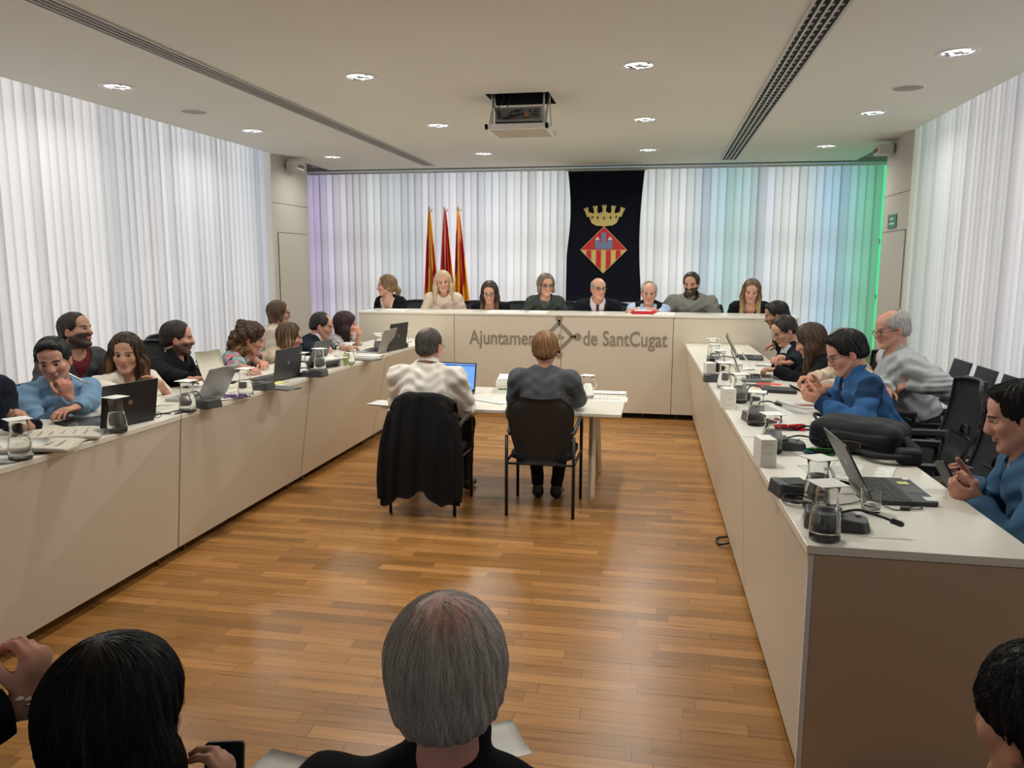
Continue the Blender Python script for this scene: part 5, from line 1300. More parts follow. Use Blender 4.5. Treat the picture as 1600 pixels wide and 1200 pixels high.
LAPD = mat('laptop_dark', srgb(52, 54, 58), .4); LAPS = mat('laptop_silver', srgb(168, 168, 166), .35, metal=.3); KEYS = mat('laptop_keys', (.012, .012, .013), .5)
def laptop(loc, rz, label, mt=None, w_=.33, d_=.225, open_=105, screen=None, logo=True, keys=True):
    """user sits at -y, screen at +y side"""
    mt = mt or LAPD; t = thing('laptop', label, 'laptop', loc, R(rz), None)
    m = MB(); m.rbox((0, 0, .009), (w_ / 2, d_ / 2, .008), .012); b = m.build('base', mt, t, bevel=.002)
    m = MB()
    for r_ in range(5):
        for c in range(13): m.cbox((-w_ * .43 + c * w_ * .0715, d_ * .40 - r_ * d_ * .115, .0178), (w_ * .031, d_ * .048, .001))
    m.build('keyboard', KEYS, b)
    m = MB(); m.cbox((0, -d_ * .30, .0176), (w_ * .16, d_ * .14, .0006)); m.build('touchpad', mat('touchpad', (.04, .04, .042), .3), b)
    M_ = Matrix.Translation((0, d_ / 2, .016)) @ Matrix.Rotation(R(90 - open_), 4, 'X')
    m = MB(); m.box((-w_ / 2, -.003, 0), (w_ / 2, .004, d_ * .98), 0, M_); l_ = m.build('lid', mt, t, bevel=.002)
    m = MB(); m.box((-w_ / 2 + .012, -.0042, .018), (w_ / 2 - .012, -.0032, d_ * .94), 0, M_); m.build('screen', screen or mat('screen_off', (.01, .011, .014), .12), l_)
    if logo: m = MB(); m.box((-.012, .0042, d_ * .45), (.012, .0048, d_ * .55), 0, M_); m.build('badge', mat('badge_silver', (.4, .4, .4), .3, metal=1), l_)
    return t
o = laptop((0.880, 3.107, 0.850), 92, 'open dark laptop with yellow sticky note on the near right desk', w_=.33, d_=.225, open_=118)
m = MB(); m.box((.06, -.085, .0185), (.10, -.045, .0192)); m.build('sticky_note', mat('sticky_yellow', srgb(206, 206, 130), .8), o)
for a, b in (((-.15, -.11), (-.10, -.075)), ((.135, -.105), (.16, -.085))): m = MB(); m.box((a[0], a[1], .0177), (b[0], b[1], .0183)); m.build('sticker', PAP, o)
laptop((0.831, 7.469, 0.850), 84, 'thin dark laptop open by the dais on the right desk', w_=.32, open_=118)
laptop((0.734, 6.123, 0.850), 86, 'white laptop with raised lid in the middle of the right desk', LAPS, w_=.32, open_=112)
laptop((-2.833, 3.691, 0.850), -104, 'open black laptop before the woman in white', mat('laptop_black', srgb(30, 32, 38), .5), w_=.34, open_=100)
laptop((-2.867, 4.512, 0.850), -92, 'silver laptop with stickers before the man in the black jacket', LAPS, w_=.32, open_=118)
laptop((-2.783, 5.392, 0.850), -98, 'black laptop with small silver badge before the floral kimono', w_=.33, open_=98)
laptop((-2.893, 6.125, 0.850), -94, 'dark grey laptop before the man in the navy sweater', mat('laptop_grey', srgb(84, 86, 88), .4), w_=.30, open_=112)
laptop((-2.694, 7.252, 0.850), -94, 'silver laptop before the woman with burgundy hair', LAPS, w_=.31, open_=108)
laptop((-2.663, 7.494, 0.850), -100, 'black laptop behind the silver one at the far end of the left desk', w_=.36, d_=.26, open_=98)
SCR = emis('screen_lit', srgb(96, 150, 226), .55)
o = laptop((-1.621, 6.062, 0.660), -8, 'laptop with lit blue screen on the witness table', w_=.34, d_=.235, open_=100, screen=SCR, logo=False)
m = MB(); M_ = Matrix.Translation((0, .1175, .016)) @ Matrix.Rotation(R(-10), 4, 'X')
for i in range(5): m.box((-.15, -.0052, .19 - i * .03), (-.15 + (.1, .07, .12, .08, .05)[i], -.0046, .195 - i * .03), 0, M_)
m.box((-.155, -.0052, .205), (.155, -.0046, .212), 0, M_)
m.build('screen_text', mat('screen_ink', srgb(40, 70, 120), .5), o)

def tissue_box(loc, rz, label, h=.105, w_=.034, d_=.05):
    t = thing('cardboard_box', label, 'box', loc, R(rz), 'small white boxes on the right desk')
    m = MB(); m.rbox((0, 0, h / 2), (w_, d_, h / 2), .003); m.build('carton', mat('white_carton', srgb(224, 222, 212), .6), t, bevel=.001)
    m = MB()
    for z in (.2, .5, .8): m.box((-w_ * .6, -d_ - .0008, h * z), (w_ * .5, -d_ + .0002, h * z + .002))
    m.build('print', mat('carton_print', srgb(170, 168, 158), .7), t); return t
tissue_box((0.464, 3.456, 0.850), 12, 'white carton box nearest the viewer on the right desk', .12)
tissue_box((0.422, 4.835, 0.850), 12, 'white carton box in the middle of the right desk', .12)
tissue_box((0.387, 6.085, 0.850), 12, 'white carton box farthest from the viewer on the right desk', .12)

def cable(loc, pts, label, r=.0022, mt=None, name='cable', cat='cable'):
    m = MB(); m.tube(crom(pts, 5), r, 6); o = m.build(name, mt or BLACKP, None, True, loc); return tag(o, label, cat)
cx = (0.506, 2.910, 0.850)
m = MB(); rnd = random.Random(4)
for k in range(4):
    r_ = .035 + .008 * k; m.tube([(r_ * 1.3 * math.cos(a) + .01 * k, r_ * math.sin(a) - .005 * k, .004 + .004 * k + .008 * abs(math.sin(a * 2 + k))) for a in [2 * math.pi * q / 22 for q in range(23)]], .0028, 6, cap=False)
m.tube(crom([(.05, 0, .006), (.12, -.02, .004), (.2, .02, .004), (.235, .05, .01), (.22, .07, .02)]), .0022, 6)
tag(m.build('cable_coil', BLACKP, None, True, cx), 'tangle of black cable beside the microphone on the near right desk', 'cable')
m = MB(); m.rbox((0, 0, .016), (.035, .022, .014), .006); tag(m.build('power_adapter', BLACKP, None, False, (0.508, 3.087, 0.850), (0, 0, R(20)), bevel=.003), 'black power adapter beside the cable tangle on the right desk', 'adapter')
cable((0.799, 2.913, 0.850), [(0, 0, .008), (.03, -.035, .003), (.07, -.03, .004), (.10, -.02, .004), (.13, -.01, .004), (.125, .02, .004), (.09, .0, .004)], 'thin black cable curling in front of the sticky note laptop')
m = MB(); m.rbox((0, 0, .006), (.016, .008, .005), .004); tag(m.build('cable_joint', BLACKP, None, False, (0.869, 2.889, 0.850)), 'small black cable joint in front of the laptop on the right desk', 'adapter')
cable((0.427, 4.887, 0.030), [(.03, 0, 0), (-.02, .03, -.02), (-.035, -.02, -.025), (-.02, -.09, -.02), (.03, -.12, .0)], 'black cable loop on the floor at the foot of the right desk', .008)

# backpack on the right desk
t = thing('backpack', 'large black backpack lying on the right desk', 'bag', (0.934, 3.840, 0.850), R(-28)); t.scale = (.9, .9, .95)
def blob(name, prims, v, mt, parent, post=None, loc=None):
    return put(name, field_mesh(name, prims, v, post, None, [mt]), parent, loc)
class RBox:
    def __init__(s, c, h, r, M=None, k=.02): s.c, s.h, s.r, s.k = np.asarray(c, float), np.asarray(h, float), r, k; s.M = np.eye(3) if M is None else M
    def bound(s): q = np.linalg.norm(s.h); return s.c - q, s.c + q
    def __call__(s, p):
        q = np.abs((p - s.c) @ s.M) - (s.h - s.r); return np.linalg.norm(np.maximum(q, 0), axis=1) + np.minimum(q.max(1), 0) - s.r
BAGM = fabric('backpack_nylon', (.014, .015, .018), .3, 500, rough=.6)
bpx = lambda p, d: d + .003 * np.sin(p[:, 0] * 30 + 2 * np.sin(p[:, 1] * 22)) * np.sin(p[:, 1] * 27) + .0035 * np.exp(-((p[:, 2] - .088) / .003) ** 2)
blob('main_compartment', [RBox((0, 0, .075), (.225, .145, .07), .05), RBox((-.03, 0, .105), (.17, .12, .045), .035)], .006, BAGM, t, bpx)
blob('front_pocket', [RBox((.03, -.135, .06), (.15, .035, .05), .03)], .006, BAGM, t, bpx)
m = MB(); m.tube(crom([(-.12, -.168, .055), (0, -.176, .07), (.13, -.168, .055)]), .003, 6); m.build('zip', mat('zip_dark', (.03, .03, .032), .3), t, True)
for x in (-.02, .05): m = MB(); m.cbox((x, -.176, .055), (.003, .003, .012)); m.build('zip_pull', mat('zip_red', srgb(120, 40, 36), .5), t)
m = MB(); m.tube(crom([(.05, -.16, .03), (.15, -.24, .035), (.26, -.22, .04), (.29, -.12, .05), (.21, -.05, .09)]), [.03] * 25, 8, flat=.4); m.build('shoulder_strap', BAGM, t, True)
blob('strap_pad', [RBox((.27, -.17, .035), (.055, .05, .034), .02, rotz(30))], .006, BAGM, t)
m = MB(); m.tube(crom([(-.20, -.06, .13), (-.235, 0, .15), (-.20, .06, .13)]), .008, 6); m.build('handle', BAGM, t, True)

def scribble(loc, label, cols, n, size, seed, r=.005, name='lanyard'):
    rnd = random.Random(seed); t = thing(name, label, 'lanyard', loc)
    for ci, c in enumerate(cols):
        pts = [(rnd.uniform(-size, size), rnd.uniform(-size * .6, size * .6), .004 + .018 * rnd.random()) for _ in range(n)]
        m = MB(); m.tube(crom(pts, 6), r, 5, flat=.35, up=(0, 0, 1)); m.build('ribbon', plain(c), t, True)
    m = MB(); m.rbox((size * .5, size * .3, .006), (.018, .012, .005), .005); m.build('clip', BLACKP, t)
    return t
scribble((0.695, 4.247, 0.850), 'crumpled red and black lanyard on the right desk', [srgb(196, 34, 34), srgb(200, 38, 36), (.012, .012, .014)], 11, .075, 3, .008)
scribble((0.738, 3.711, 0.850), 'crumpled green and turquoise lanyard beside the backpack', [srgb(60, 130, 40), srgb(30, 120, 140), (.012, .012, .014)], 11, .065, 5, .007)
scribble((-2.634, 4.559, 0.850), 'crumpled purple lanyard beside papers on the left desk', [srgb(130, 90, 150), srgb(120, 84, 140)], 8, .07, 8, .006)

def sheet(loc, rz, label, w_=.21, h_=.297, curl=0., n=1, mt=None, name='paper_sheet', cat='paper', lines=True, group=None, tilt=0.):
    t = thing(name, label, cat, loc, R(rz), group); rnd = random.Random(len(label))
    for i in range(n):
        m = MB(); a = R(rnd.uniform(-4, 4)) if i else 0; P = []
        for q in range(9):
            v = q / 8 - .5; P.append([((u / 6 - .5) * w_ * math.cos(a) - v * h_ * math.sin(a), (u / 6 - .5) * w_ * math.sin(a) + v * h_ * math.cos(a), .0012 + i * .0022 + curl * max(0, v) ** 2 * 2 + .002 * math.sin(u * 1.3 + i)) for u in range(7)])
        m.grid(P, thick=.0008); m.build('sheet' if n > 1 else 'page', mt or PAP, t, True)
    if lines:
        m = MB(); z = .0035 + (n - 1) * .0022 + .002
        for k in range(9):
            v = .38 - k * .085
            if v > .12 and curl: continue
            m.box((-w_ * .4, v * h_, z), (w_ * (.4 - (k * 37 % 5) * .06), v * h_ + .003, z + .0004))
        m.build('print', mat('faint_print', srgb(150, 150, 150), .8), t)
    return t
sheet((0.841, 3.402, 0.850), -20, 'white sheet under the sticky note laptop corner on the right desk', .24, .32)
sheet((0.728, 3.339, 0.850), 10, 'printed sheet behind the handled carafe on the right desk')
sheet((0.984, 4.549, 0.850), -12, 'thick white notepad behind the black backpack', .25, .32, n=6, mt=PAP, name='notepad', cat='notepad', lines=False)
sheet((0.708, 4.828, 0.850), 14, 'grey document folder beside the microphone in front of the phone hands', .22, .30, mt=mat('folder_grey', srgb(160, 160, 160), .6), lines=False, name='document_folder', cat='folder')
sheet((0.888, 5.041, 0.850), 20, 'loose printed sheets under the hands holding the phone', n=2)
sheet((0.652, 6.745, 0.850), 30, 'crumpled white papers between the carafes and the white laptop', .2, .28, .12, 3)
sheet((0.529, 6.292, 0.850), -20, 'open leaflet beside the round handled carafe', .2, .2, .15, 2, PAPG)
sheet((0.989, 6.987, 0.850), 70, 'white sheets under the hand of the man in the dark suit', n=3)
sheet((0.774, 5.779, 0.850), 80, 'orange folder on the right desk before the woman in black', .24, .17, mt=mat('folder_orange', srgb(222, 66, 30), .5), lines=False, name='document_folder', cat='folder')
sheet((0.709, 5.857, 0.850), 80, 'dark green folder before the woman in black', .25, .18, mt=mat('folder_green', srgb(66, 76, 68), .5), lines=False, name='document_folder', cat='folder')
def pen(loc, rz, label, mt, L_=.14):
    t = thing('pen', label, 'pen', loc, R(rz)); m = MB(); M_ = Matrix.Rotation(R(90), 4, 'Y')
    m.lathe([(.0008, 0), (.0042, .012), (.0045, L_ * .8), (.0035, L_)], 10, M=Matrix.Translation((0, 0, .005)) @ M_); m.build('barrel', mt, t, True)
    m = MB(); m.box((L_ * .7, -.0012, .009), (L_ * .98, .0012, .0105)); m.build('clip', METAL, t); return t
pen((0.759, 4.327, 0.850), 2, 'blue pen lying behind the red lanyard, upper one', plain(srgb(30, 70, 130)), .16)
pen((0.738, 4.240, 0.850), -4, 'dark blue pen lying behind the red lanyard, lower one', plain(srgb(24, 50, 96)), .17)
pen((0.822, 4.982, 0.850), 0, 'orange pencil beside the hands with the phone', plain(srgb(206, 120, 50)), .12)
pen((-2.812, 3.914, 0.850), 40, 'dark pen beside the open black laptop on the left desk', BLACKP)
pen((-2.671, 3.981, 0.850), 70, 'black pen on the front edge of the left desk near the seam', BLACKP)
pen((-2.941, 4.152, 0.850), 30, 'blue pen under the hand of the woman in white', plain(srgb(40, 80, 130)))
# left desk
def newspaper(loc, rz, label, w_=.28, h_=.36):
    t = thing('newspaper', label, 'newspaper', loc, R(rz)); P = []
    for q in range(11):
        v = q / 10 - .5; P.append([((u / 8 - .5) * w_, v * h_, .003 + .014 * math.sin(q / 10 * math.pi) ** .5 + .004 * math.sin(u * 1.1)) for u in range(9)])
    m = MB(); m.grid(P, thick=-.006); m.build('pages', mat('newsprint', srgb(196, 188, 172), .85, var=.12, vscale=60), t, True)
    m = MB(); m.tube(crom([(w_ / 2, -h_ / 2, .012), (w_ / 2 + .004, 0, .024), (w_ / 2, h_ / 2, .012)]), .011, 8); m.build('fold', mat('newsprint'), t, True)
    m = MB(); 
    for k in range(6): m.box((-w_ * .42, -h_ * .42 + k * h_ * .14, .0215), (w_ * .3, -h_ * .40 + k * h_ * .14, .0225))
    m.build('print', mat('faint_print'), t); return t
newspaper((-2.868, 3.361, 0.850), -60, 'folded newspaper on the left desk beside the computer mouse')
newspaper((-2.798, 3.124, 0.850), -70, 'open newspaper under the nearest carafe on the left desk', .26, .34)
sheet((-2.819, 2.969, 0.850), 10, 'white papers at the left edge of the frame on the left desk', n=3, curl=.08)
t = thing('computer_mouse', 'black computer mouse on the left desk before the man in the blue shirt', 'mouse', (-2.932, 3.519, 0.850), R(20))
blob('shell', [Ell((0, 0, .010), (.030, .052, .026), k=.01)], .004, BLACKP, t, lambda p, d: np.maximum(d, -p[:, 2]))
m = MB(); m.lathe([(.006, -.003), (.006, .003)], 10, M=TM((0, .025, .033), (0, R(90), 0))); m.build('wheel', mat('wheel_grey', (.1, .1, .1), .4), t)
m = MB(); m.tube(crom([(0, .05, .008), (.02, .10, .003), (.06, .14, .003), (.05, .2, .003)]), .002, 6); m.build('cord', BLACKP, t, True)
sheet((-2.952, 3.667, 0.850), 62, 'black document case under papers beside the nearest left laptop', .24, .32, n=5, mt=mat('case_black', (.02, .02, .022), .4), lines=False, name='document_case', cat='folder')
sheet((-3.123, 3.813, 0.850), 60, 'grey printed sheets under the elbow of the man in the blue shirt', n=2, mt=mat('paper_grey', srgb(180, 178, 176), .8))
sheet((-2.844, 4.108, 0.850), 60, 'open magazine under the hand of the woman in white', .3, .26, n=3, mt=PAPG)
t = thing('folded_spectacles', 'folded black spectacles on the left desk before the black laptop', 'spectacles', (-2.710, 3.841, 0.850), R(60))
m = MB()
for x in (-.03, .03): m.tube([(x + .022 * math.cos(a), 0, .02 + .016 * math.sin(a)) for a in [2 * math.pi * k / 16 for k in range(17)]], .002, 5, cap=False); m.tube([(x * 1.8, 0, .026), (x * 1.7, .06, .004), (-x * .4, .075, .003)], .002, 5)
m.build('frame', FRAMEM, t, True)
sheet((-2.877, 4.880, 0.850), 76, 'cream document with a lifted page right of the silver laptop', .22, .30, .5, 2, PAPG)
sheet((-2.739, 4.588, 0.850), 70, 'white document with dark print before the silver laptop', .24, .3, n=3)
sheet((-2.780, 5.230, 0.850), 72, 'pale yellow paper beside the black laptop on the left desk', .16, .34, mt=mat('yellow_paper', srgb(226, 220, 140), .8), lines=False, n=2)
sheet((-2.518, 4.982, 0.850), 72, 'dark grey notebook at the front edge of the left desk', .14, .24, mt=mat('notebook_grey', (.12, .12, .12), .5), lines=False, n=3, name='notebook', cat='notebook')
t = thing('paper_stack', 'stack of white papers piled on books beside the navy sweater', 'papers', (-2.769, 6.151, 0.850), R(70))
m = MB(); 
for k in range(5): a = k * .01; m.box((-.12 + a, -.16 - a, .055 + k * .004), (.11 + a, .16 - a, .0585 + k * .004))
m.build('sheets', PAP, t)
m = MB(); m.box((-.11, -.14, 0), (.10, .14, .026)); m.build('lower_book', mat('case_black'), t); m = MB(); m.box((-.10, -.15, .027), (.11, .13, .054)); m.build('upper_book', mat('notebook_grey'), t)
t = thing('cardboard_box', 'small green and white carton on the left desk before the navy sweater', 'box', (-2.598, 6.230, 0.850), R(70))
m = MB(); m.rbox((0, 0, .045), (.05, .035, .045), .004); m.build('carton', mat('green_carton', srgb(150, 170, 90), .6), t); m = MB(); m.box((-.052, -.036, .0), (-.02, .036, .091)); m.build('side_label', PAP, t)
sheet((-2.555, 6.650, 0.850), 74, 'grey booklet on the left desk right of the green carton', .16, .26, n=4, mt=mat('booklet', srgb(120, 122, 120), .6), name='booklet', cat='booklet')
sheet((-2.669, 6.981, 0.850), 74, 'white sheets under the hand of the woman with burgundy hair', n=2)
t = thing('paper_stack', 'white papers over black adapters at the far end of the left desk', 'papers', (-2.572, 7.700, 0.850), R(70))
m = MB(); m.box((-.09, -.08, .05), (.09, .10, .066)); m.build('sheets', PAP, t); m = MB(); m.rbox((0, 0, .025), (.06, .05, .025), .01); m.build('adapter', BLACKP, t)
# witness table
t = thing('paper_stack', 'tall stack of bound papers with green spine beside the woman in grey', 'papers', (-1.186, 6.348, 0.660), R(8))
rnd = random.Random(2)
for k, (h, mt_) in enumerate(((.03, PAP), (.012, mat('green_spine', srgb(70, 110, 70), .6)), (.028, PAPG), (.02, PAP), (.03, PAP))):
    z = sum((.03, .012, .028, .02, .03)[:k]) + .0005 * k; a = rnd.uniform(-.01, .01); m = MB(); m.box((-.10 + a, -.14, z), (.10 + a, .14 + a, z + h)); m.build('bundle', mt_, t)
sheet((-1.206, 5.872, 0.660), 60, 'loose white papers left of the woman in grey on the witness table', n=2)
sheet((-0.387, 6.098, 0.660), 90, 'white sheet at the near right corner of the witness table', .21, .34)
sheet((-0.382, 6.413, 0.660), 90, 'white booklet at the far right corner of the witness table', .16, .28, n=3)
sheet((-1.969, 5.573, 0.660), 80, 'white folder at the left end of the witness table', .2, .26, n=3)
# dais
def onD(px, y, name, label, cat, w_, d_, h, mt_):
    t = thing(name, label, cat, (px, y, DAIS_TOP)); m = MB(); m.rbox((0, 0, h / 2), (w_ / 2, d_ / 2, h / 2), .004); m.build('cover' if 'folder' in name else 'sheets', mt_, t)
    m = MB(); m.box((-w_ * .4, -d_ * .45, h), (w_ * .3, d_ * .4, h + .002)); m.build('top_sheet', PAP, t); return t
onD(-.16, 9.0, 'document_folder', 'red folder on the dais beside the man in the black vest', 'folder', .27, .2, .035, mat('folder_red', srgb(186, 30, 40), .5))
onD(-1.35, 8.95, 'paper_stack', 'white papers on the dais before the woman in grey green', 'papers', .2, .25, .012, PAP)
onD(-1.78, 9.0, 'paper_stack', 'white papers on the dais before the dark haired woman in glasses', 'papers', .3, .25, .010, PAP)
onD(.06, 8.95, 'paper_stack', 'white papers on the dais before the man in the black vest', 'papers', .22, .25, .014, PAP)
onD(-3.05, 8.95, 'paper_stack', 'white papers on the dais before the woman with the fair ponytail', 'papers', .24, .25, .012, PAP)

# ================================================================== PEOPLE
LIGHT, MID, TAN, RUDDY = (.56, .31, .215), (.47, .255, .165), (.40, .205, .125), (.56, .29, .205)
NAVY, BLK, CHAR = (.010, .013, .022), (.007, .007, .009), (.018, .019, .022)
S_ = 1.05
def stripes_pat(fr, c2, ax=0, th=.0):
    def f(p, I, col):
        q = (p - I['N']) @ I['BM']; v = np.sin(q[:, ax] * fr + .8 * np.sin(q[:, 2] * 30)); w_ = (v > th)[:, None]
        return np.where(w_, A3(*c2)[None], col[None])
    return f
def node_fabric(name, kind):
    m = bpy.data.materials.new(name); m.use_nodes = True; n, l = nt(m); b = n['Principled BSDF']; b.inputs['Roughness'].default_value = .85; b.inputs['Specular IOR Level'].default_value = .2
    tc = n.new('ShaderNodeTexCoord'); cr = n.new('ShaderNodeValToRGB'); e = cr.color_ramp.elements; cr.color_ramp.interpolation = 'CONSTANT'
    if kind == 'floral':
        v = n.new('ShaderNodeTexVoronoi'); v.inputs['Scale'].default_value = 24; nz = n.new('ShaderNodeTexNoise'); nz.inputs['Scale'].default_value = 30
        ad = n.new('ShaderNodeMix'); ad.data_type = 'RGBA'; ad.inputs[0].default_value = .035; l.new(tc.outputs['Object'], ad.inputs['A']); l.new(nz.outputs['Color'], ad.inputs['B']); l.new(tc.outputs['Object'], nz.inputs[0]); l.new(ad.outputs['Result'], v.inputs['Vector'])
        sp = n.new('ShaderNodeSeparateColor'); l.new(v.outputs['Color'], sp.inputs[0]); l.new(sp.outputs[0], cr.inputs[0])
        e[0].color = (*srgb(120, 148, 142), 1); e[1].position = .88; e[1].color = (*srgb(214, 60, 96), 1)
        for p, c in ((.34, srgb(50, 58, 80)), (.42, srgb(150, 168, 160)), (.60, srgb(196, 130, 160)), (.68, srgb(104, 138, 130)), (.80, srgb(210, 88, 70))): q = e.new(p); q.color = (*c, 1)
        l.new(cr.outputs[0], b.inputs['Base Color'])
    else:
        wv = n.new('ShaderNodeTexWave'); wv.inputs['Scale'].default_value = dict(blouse=16, tee=34)[kind]; wv.inputs['Distortion'].default_value = 2.5 if kind == 'blouse' else .3; wv.inputs['Detail'].default_value = 1
        wv.bands_direction = 'Y' if kind == 'blouse' else 'Z'
        l.new(tc.outputs['Object'], wv.inputs[0]); l.new(wv.outputs['Fac'], cr.inputs[0]); e[0].color = (.015, .017, .02, 1); e[1].position = .42; e[1].color = (.6, .6, .58, 1); l.new(cr.outputs[0], b.inputs['Base Color'])
    return m
def emblem(p, I, col):
    q = (p - I['N']) @ I['BM']; x, z = q[:, 0] - .07, q[:, 2] + .20; y = q[:, 1] > 0
    e = ((x / .042) ** 2 + (z / .034) ** 2 < 1) | ((np.abs(x) < .010) & (z > 0) & (z < .07)) | ((np.abs(z - .012) < .007) & (np.abs(x) < .055))
    return np.where((e & y)[:, None], A3(*srgb(200, 36, 48))[None], col[None])
FLOR, BLOU, TEE = node_fabric('floral_silk', 'floral'), node_fabric('striped_blouse', 'blouse'), node_fabric('striped_tee', 'tee')
def shirt(col, **k): d = dict(name='shirt', col=col, t=.004, collar={}, loose=.006, v=.09, vw=.35); d.update(k); return d
def jacket(col, **k): d = dict(name='jacket', col=col, t=.015, v=.30, vw=.30, lapel=1, mat=SUITM, nr=.072, loose=.007); d.update(k); return d
def under(col, **k): d = dict(name='shirt', col=col, t=.0, collar={}, sleeve=0, loose=.0, vestw=9, wrinkle=.001); d.update(k); return d

# ---- left row
person('person in a dark navy suit cut by the left edge, hand raised', (-3.420, 3.408, 1.231), -12, (-30, -5, 0), ch='person in navy cut by the left edge', chz=.74, floor=RISE, s=S_, vox=.006, skin=MID, hair=dict(style='short'),
  arms={-1: dict(w=(-3.100, 3.418, 0.874), d=(-.05, -.35, .8), n=(-.6, -.5, 0), e=(.2, -.3, -1), p='curl'), 1: dict(w=(-2.735, 2.859, 0.900), p='relax')}, top=[under((.5, .35, .36)), jacket(NAVY)])
person('man in a light blue shirt holding a pen to his face at the left desk', (-3.420, 3.988, 1.139), -30, (-62, -12, 6), ch='man in the light blue shirt with the pen', chz=.74, floor=RISE, s=S_, vox=.0045, skin=RUDDY, fat=.03, hair=dict(style='short', quiff=.014, t=.013, strands=700, sl=.03, sr=.0012), haircol=(.012, .012, .014), gaze=(.35, .0),
  arms={1: dict(w=(-3.160, 3.768, 0.960), e=(.2, -.3, -1), d=(-.12, .0, 1), n=(-.7, .5, 0), p='curl'), -1: dict(w=(-2.865, 3.338, 0.900), e=(.2, 1, -.3), d=(-.1, -1, 0))}, beard=dict(s=.16), top=[shirt(srgb(112, 142, 170), wrinkle=.006, fat=.02)])
o = pen((-3.130, 3.729, 1.108), 30, 'silver pen held at the face of the man in the light blue shirt', METAL, .12); o.rotation_euler = (0, R(35), R(35))
person('bearded man in a grey hooded jacket looking up in the second row', (-4.050, 4.956, 1.218), -15, (4, 10, -4), ch='bearded man in the grey hood', chz=.74, floor=RISE, s=S_, vox=.0052, skin=MID, hair=dict(style='short', t=.012, hl=.085, strands=400, sl=.02, sr=.0012), haircol=(.022, .016, .014), beard=dict(s=.9),
  top=[dict(name='tee_shirt', col=srgb(110, 40, 50), t=.0, sleeve=0, vestw=9), dict(name='hooded_jacket', col=srgb(78, 76, 78), t=.014, hood=1, v=.14, vw=.6, wrinkle=.005)])
person('woman with long brown hair and a cream top looking at the camera', (-3.440, 4.648, 1.102), -28, (-66, -2, 0), ch='woman with the cream top', chz=.74, floor=RISE, sex='f', s=S_, vox=.0045, skin=MID, gaze=(-.3, 0), hair=dict(style='long', len=.36, t=.020, wide=.020, amp=.004, freq=44, zbot=-.2, strands=1500, sl=.10, sr=.0013, col2=1) | dict(col2=(.22, .115, .05)), haircol=(.022, .012, .008),
  arms={-1: dict(w=(-3.120, 4.523, 0.931), e=(.4, .5, -1), d=(-.2, -1, .1), n=(-1, 0, -.2), p='curl'), 1: dict(w=(-2.774, 3.968, 0.900), e=(0, -1, -.4), d=(.2, .8, .1), p='relax')}, lipc=(.42, .14, .12),
  top=[dict(name='blouse', col=srgb(222, 212, 200), t=.008, sleeve=1.05, wrinkle=.005, v=.05, vw=.6)])
I4 = person('bearded man in profile wearing a black jacket with a red emblem', (-3.550, 5.398, 1.133), 5, (27, -2, 0), ch='bearded man with the red emblem', chz=.74, floor=RISE, s=S_, vox=.005, skin=RUDDY, hair=dict(style='short', t=.014, hl=.082, strands=500, sl=.025, sr=.0012), haircol=(.024, .016, .013), beard=dict(s=.85),
  arms={1: dict(w=(-2.964, 4.762, 0.900), e=(-.2, -1, -.6), d=(.4, .8, 0))}, top=[dict(name='jacket', col=BLK, t=.012, collar=dict(h=.05, r=.068), mat=SUITM, pattern=emblem)])
person('curly haired woman in a floral kimono over a striped top', (-3.380, 6.183, 1.070), 0, (20, -24, 0), ch='curly haired woman in the kimono', chz=.74, floor=RISE, sex='f', s=S_, vox=.005, skin=RUDDY, hair=dict(style='curly', len=.13, wide=.018, t=.016, strands=900, sl=.05, sr=.0016, sj=1.6, col2=(.22, .11, .045), ztop=.02), haircol=(.035, .019, .012),
  arms={1: dict(w=(-2.755, 5.243, 0.900), e=(-.3, -1, -.5), p='type'), -1: dict(w=(-2.907, 5.608, 0.900), p='type')}, maxlean=46, top=[dict(name='striped_top', col=(.5, .5, .5), t=.001, sleeve=0, vestw=9, mat=TEE), dict(name='kimono', col=(.3, .4, .4), t=.014, sleeve=1.25, loose=.022, whole=1, v=.45, vw=.25, mat=FLOR, wrinkle=.006, op=0)])
person('woman with a short brown bob and spectacles in the second row', (-3.950, 7.826, 1.167), 15, (28, 0, 0), ch='woman with the brown bob in the second row', chz=.74, floor=RISE, sex='f', s=S_, vox=.006, skin=LIGHT, glasses={}, hair=dict(style='bob', len=.06, t=.018, col2=(.16, .10, .06), strands=300, sl=.03, sr=.0016), haircol=(.06, .035, .022),
  top=[dict(name='sweater', col=srgb(196, 184, 168), t=.012)])
person('woman with long wavy fair brown hair in a beige blouse', (-3.420, 6.976, 1.003), 5, (24, -8, 0), ch='woman in the beige blouse', chz=.74, floor=RISE, sex='f', s=S_, vox=.0055, skin=RUDDY, hair=dict(style='long', len=.30, t=.018, wide=.016, amp=.005, freq=40, strands=900, sl=.10, sr=.0018, col2=(.34, .20, .09), zbot=-.16), haircol=(.06, .033, .02),
  arms={1: dict(w=(-2.816, 5.826, 0.900)), -1: dict(w=(-2.883, 6.157, 0.900))}, top=[dict(name='blouse', col=srgb(190, 172, 146), t=.012, loose=.012, wrinkle=.005)])
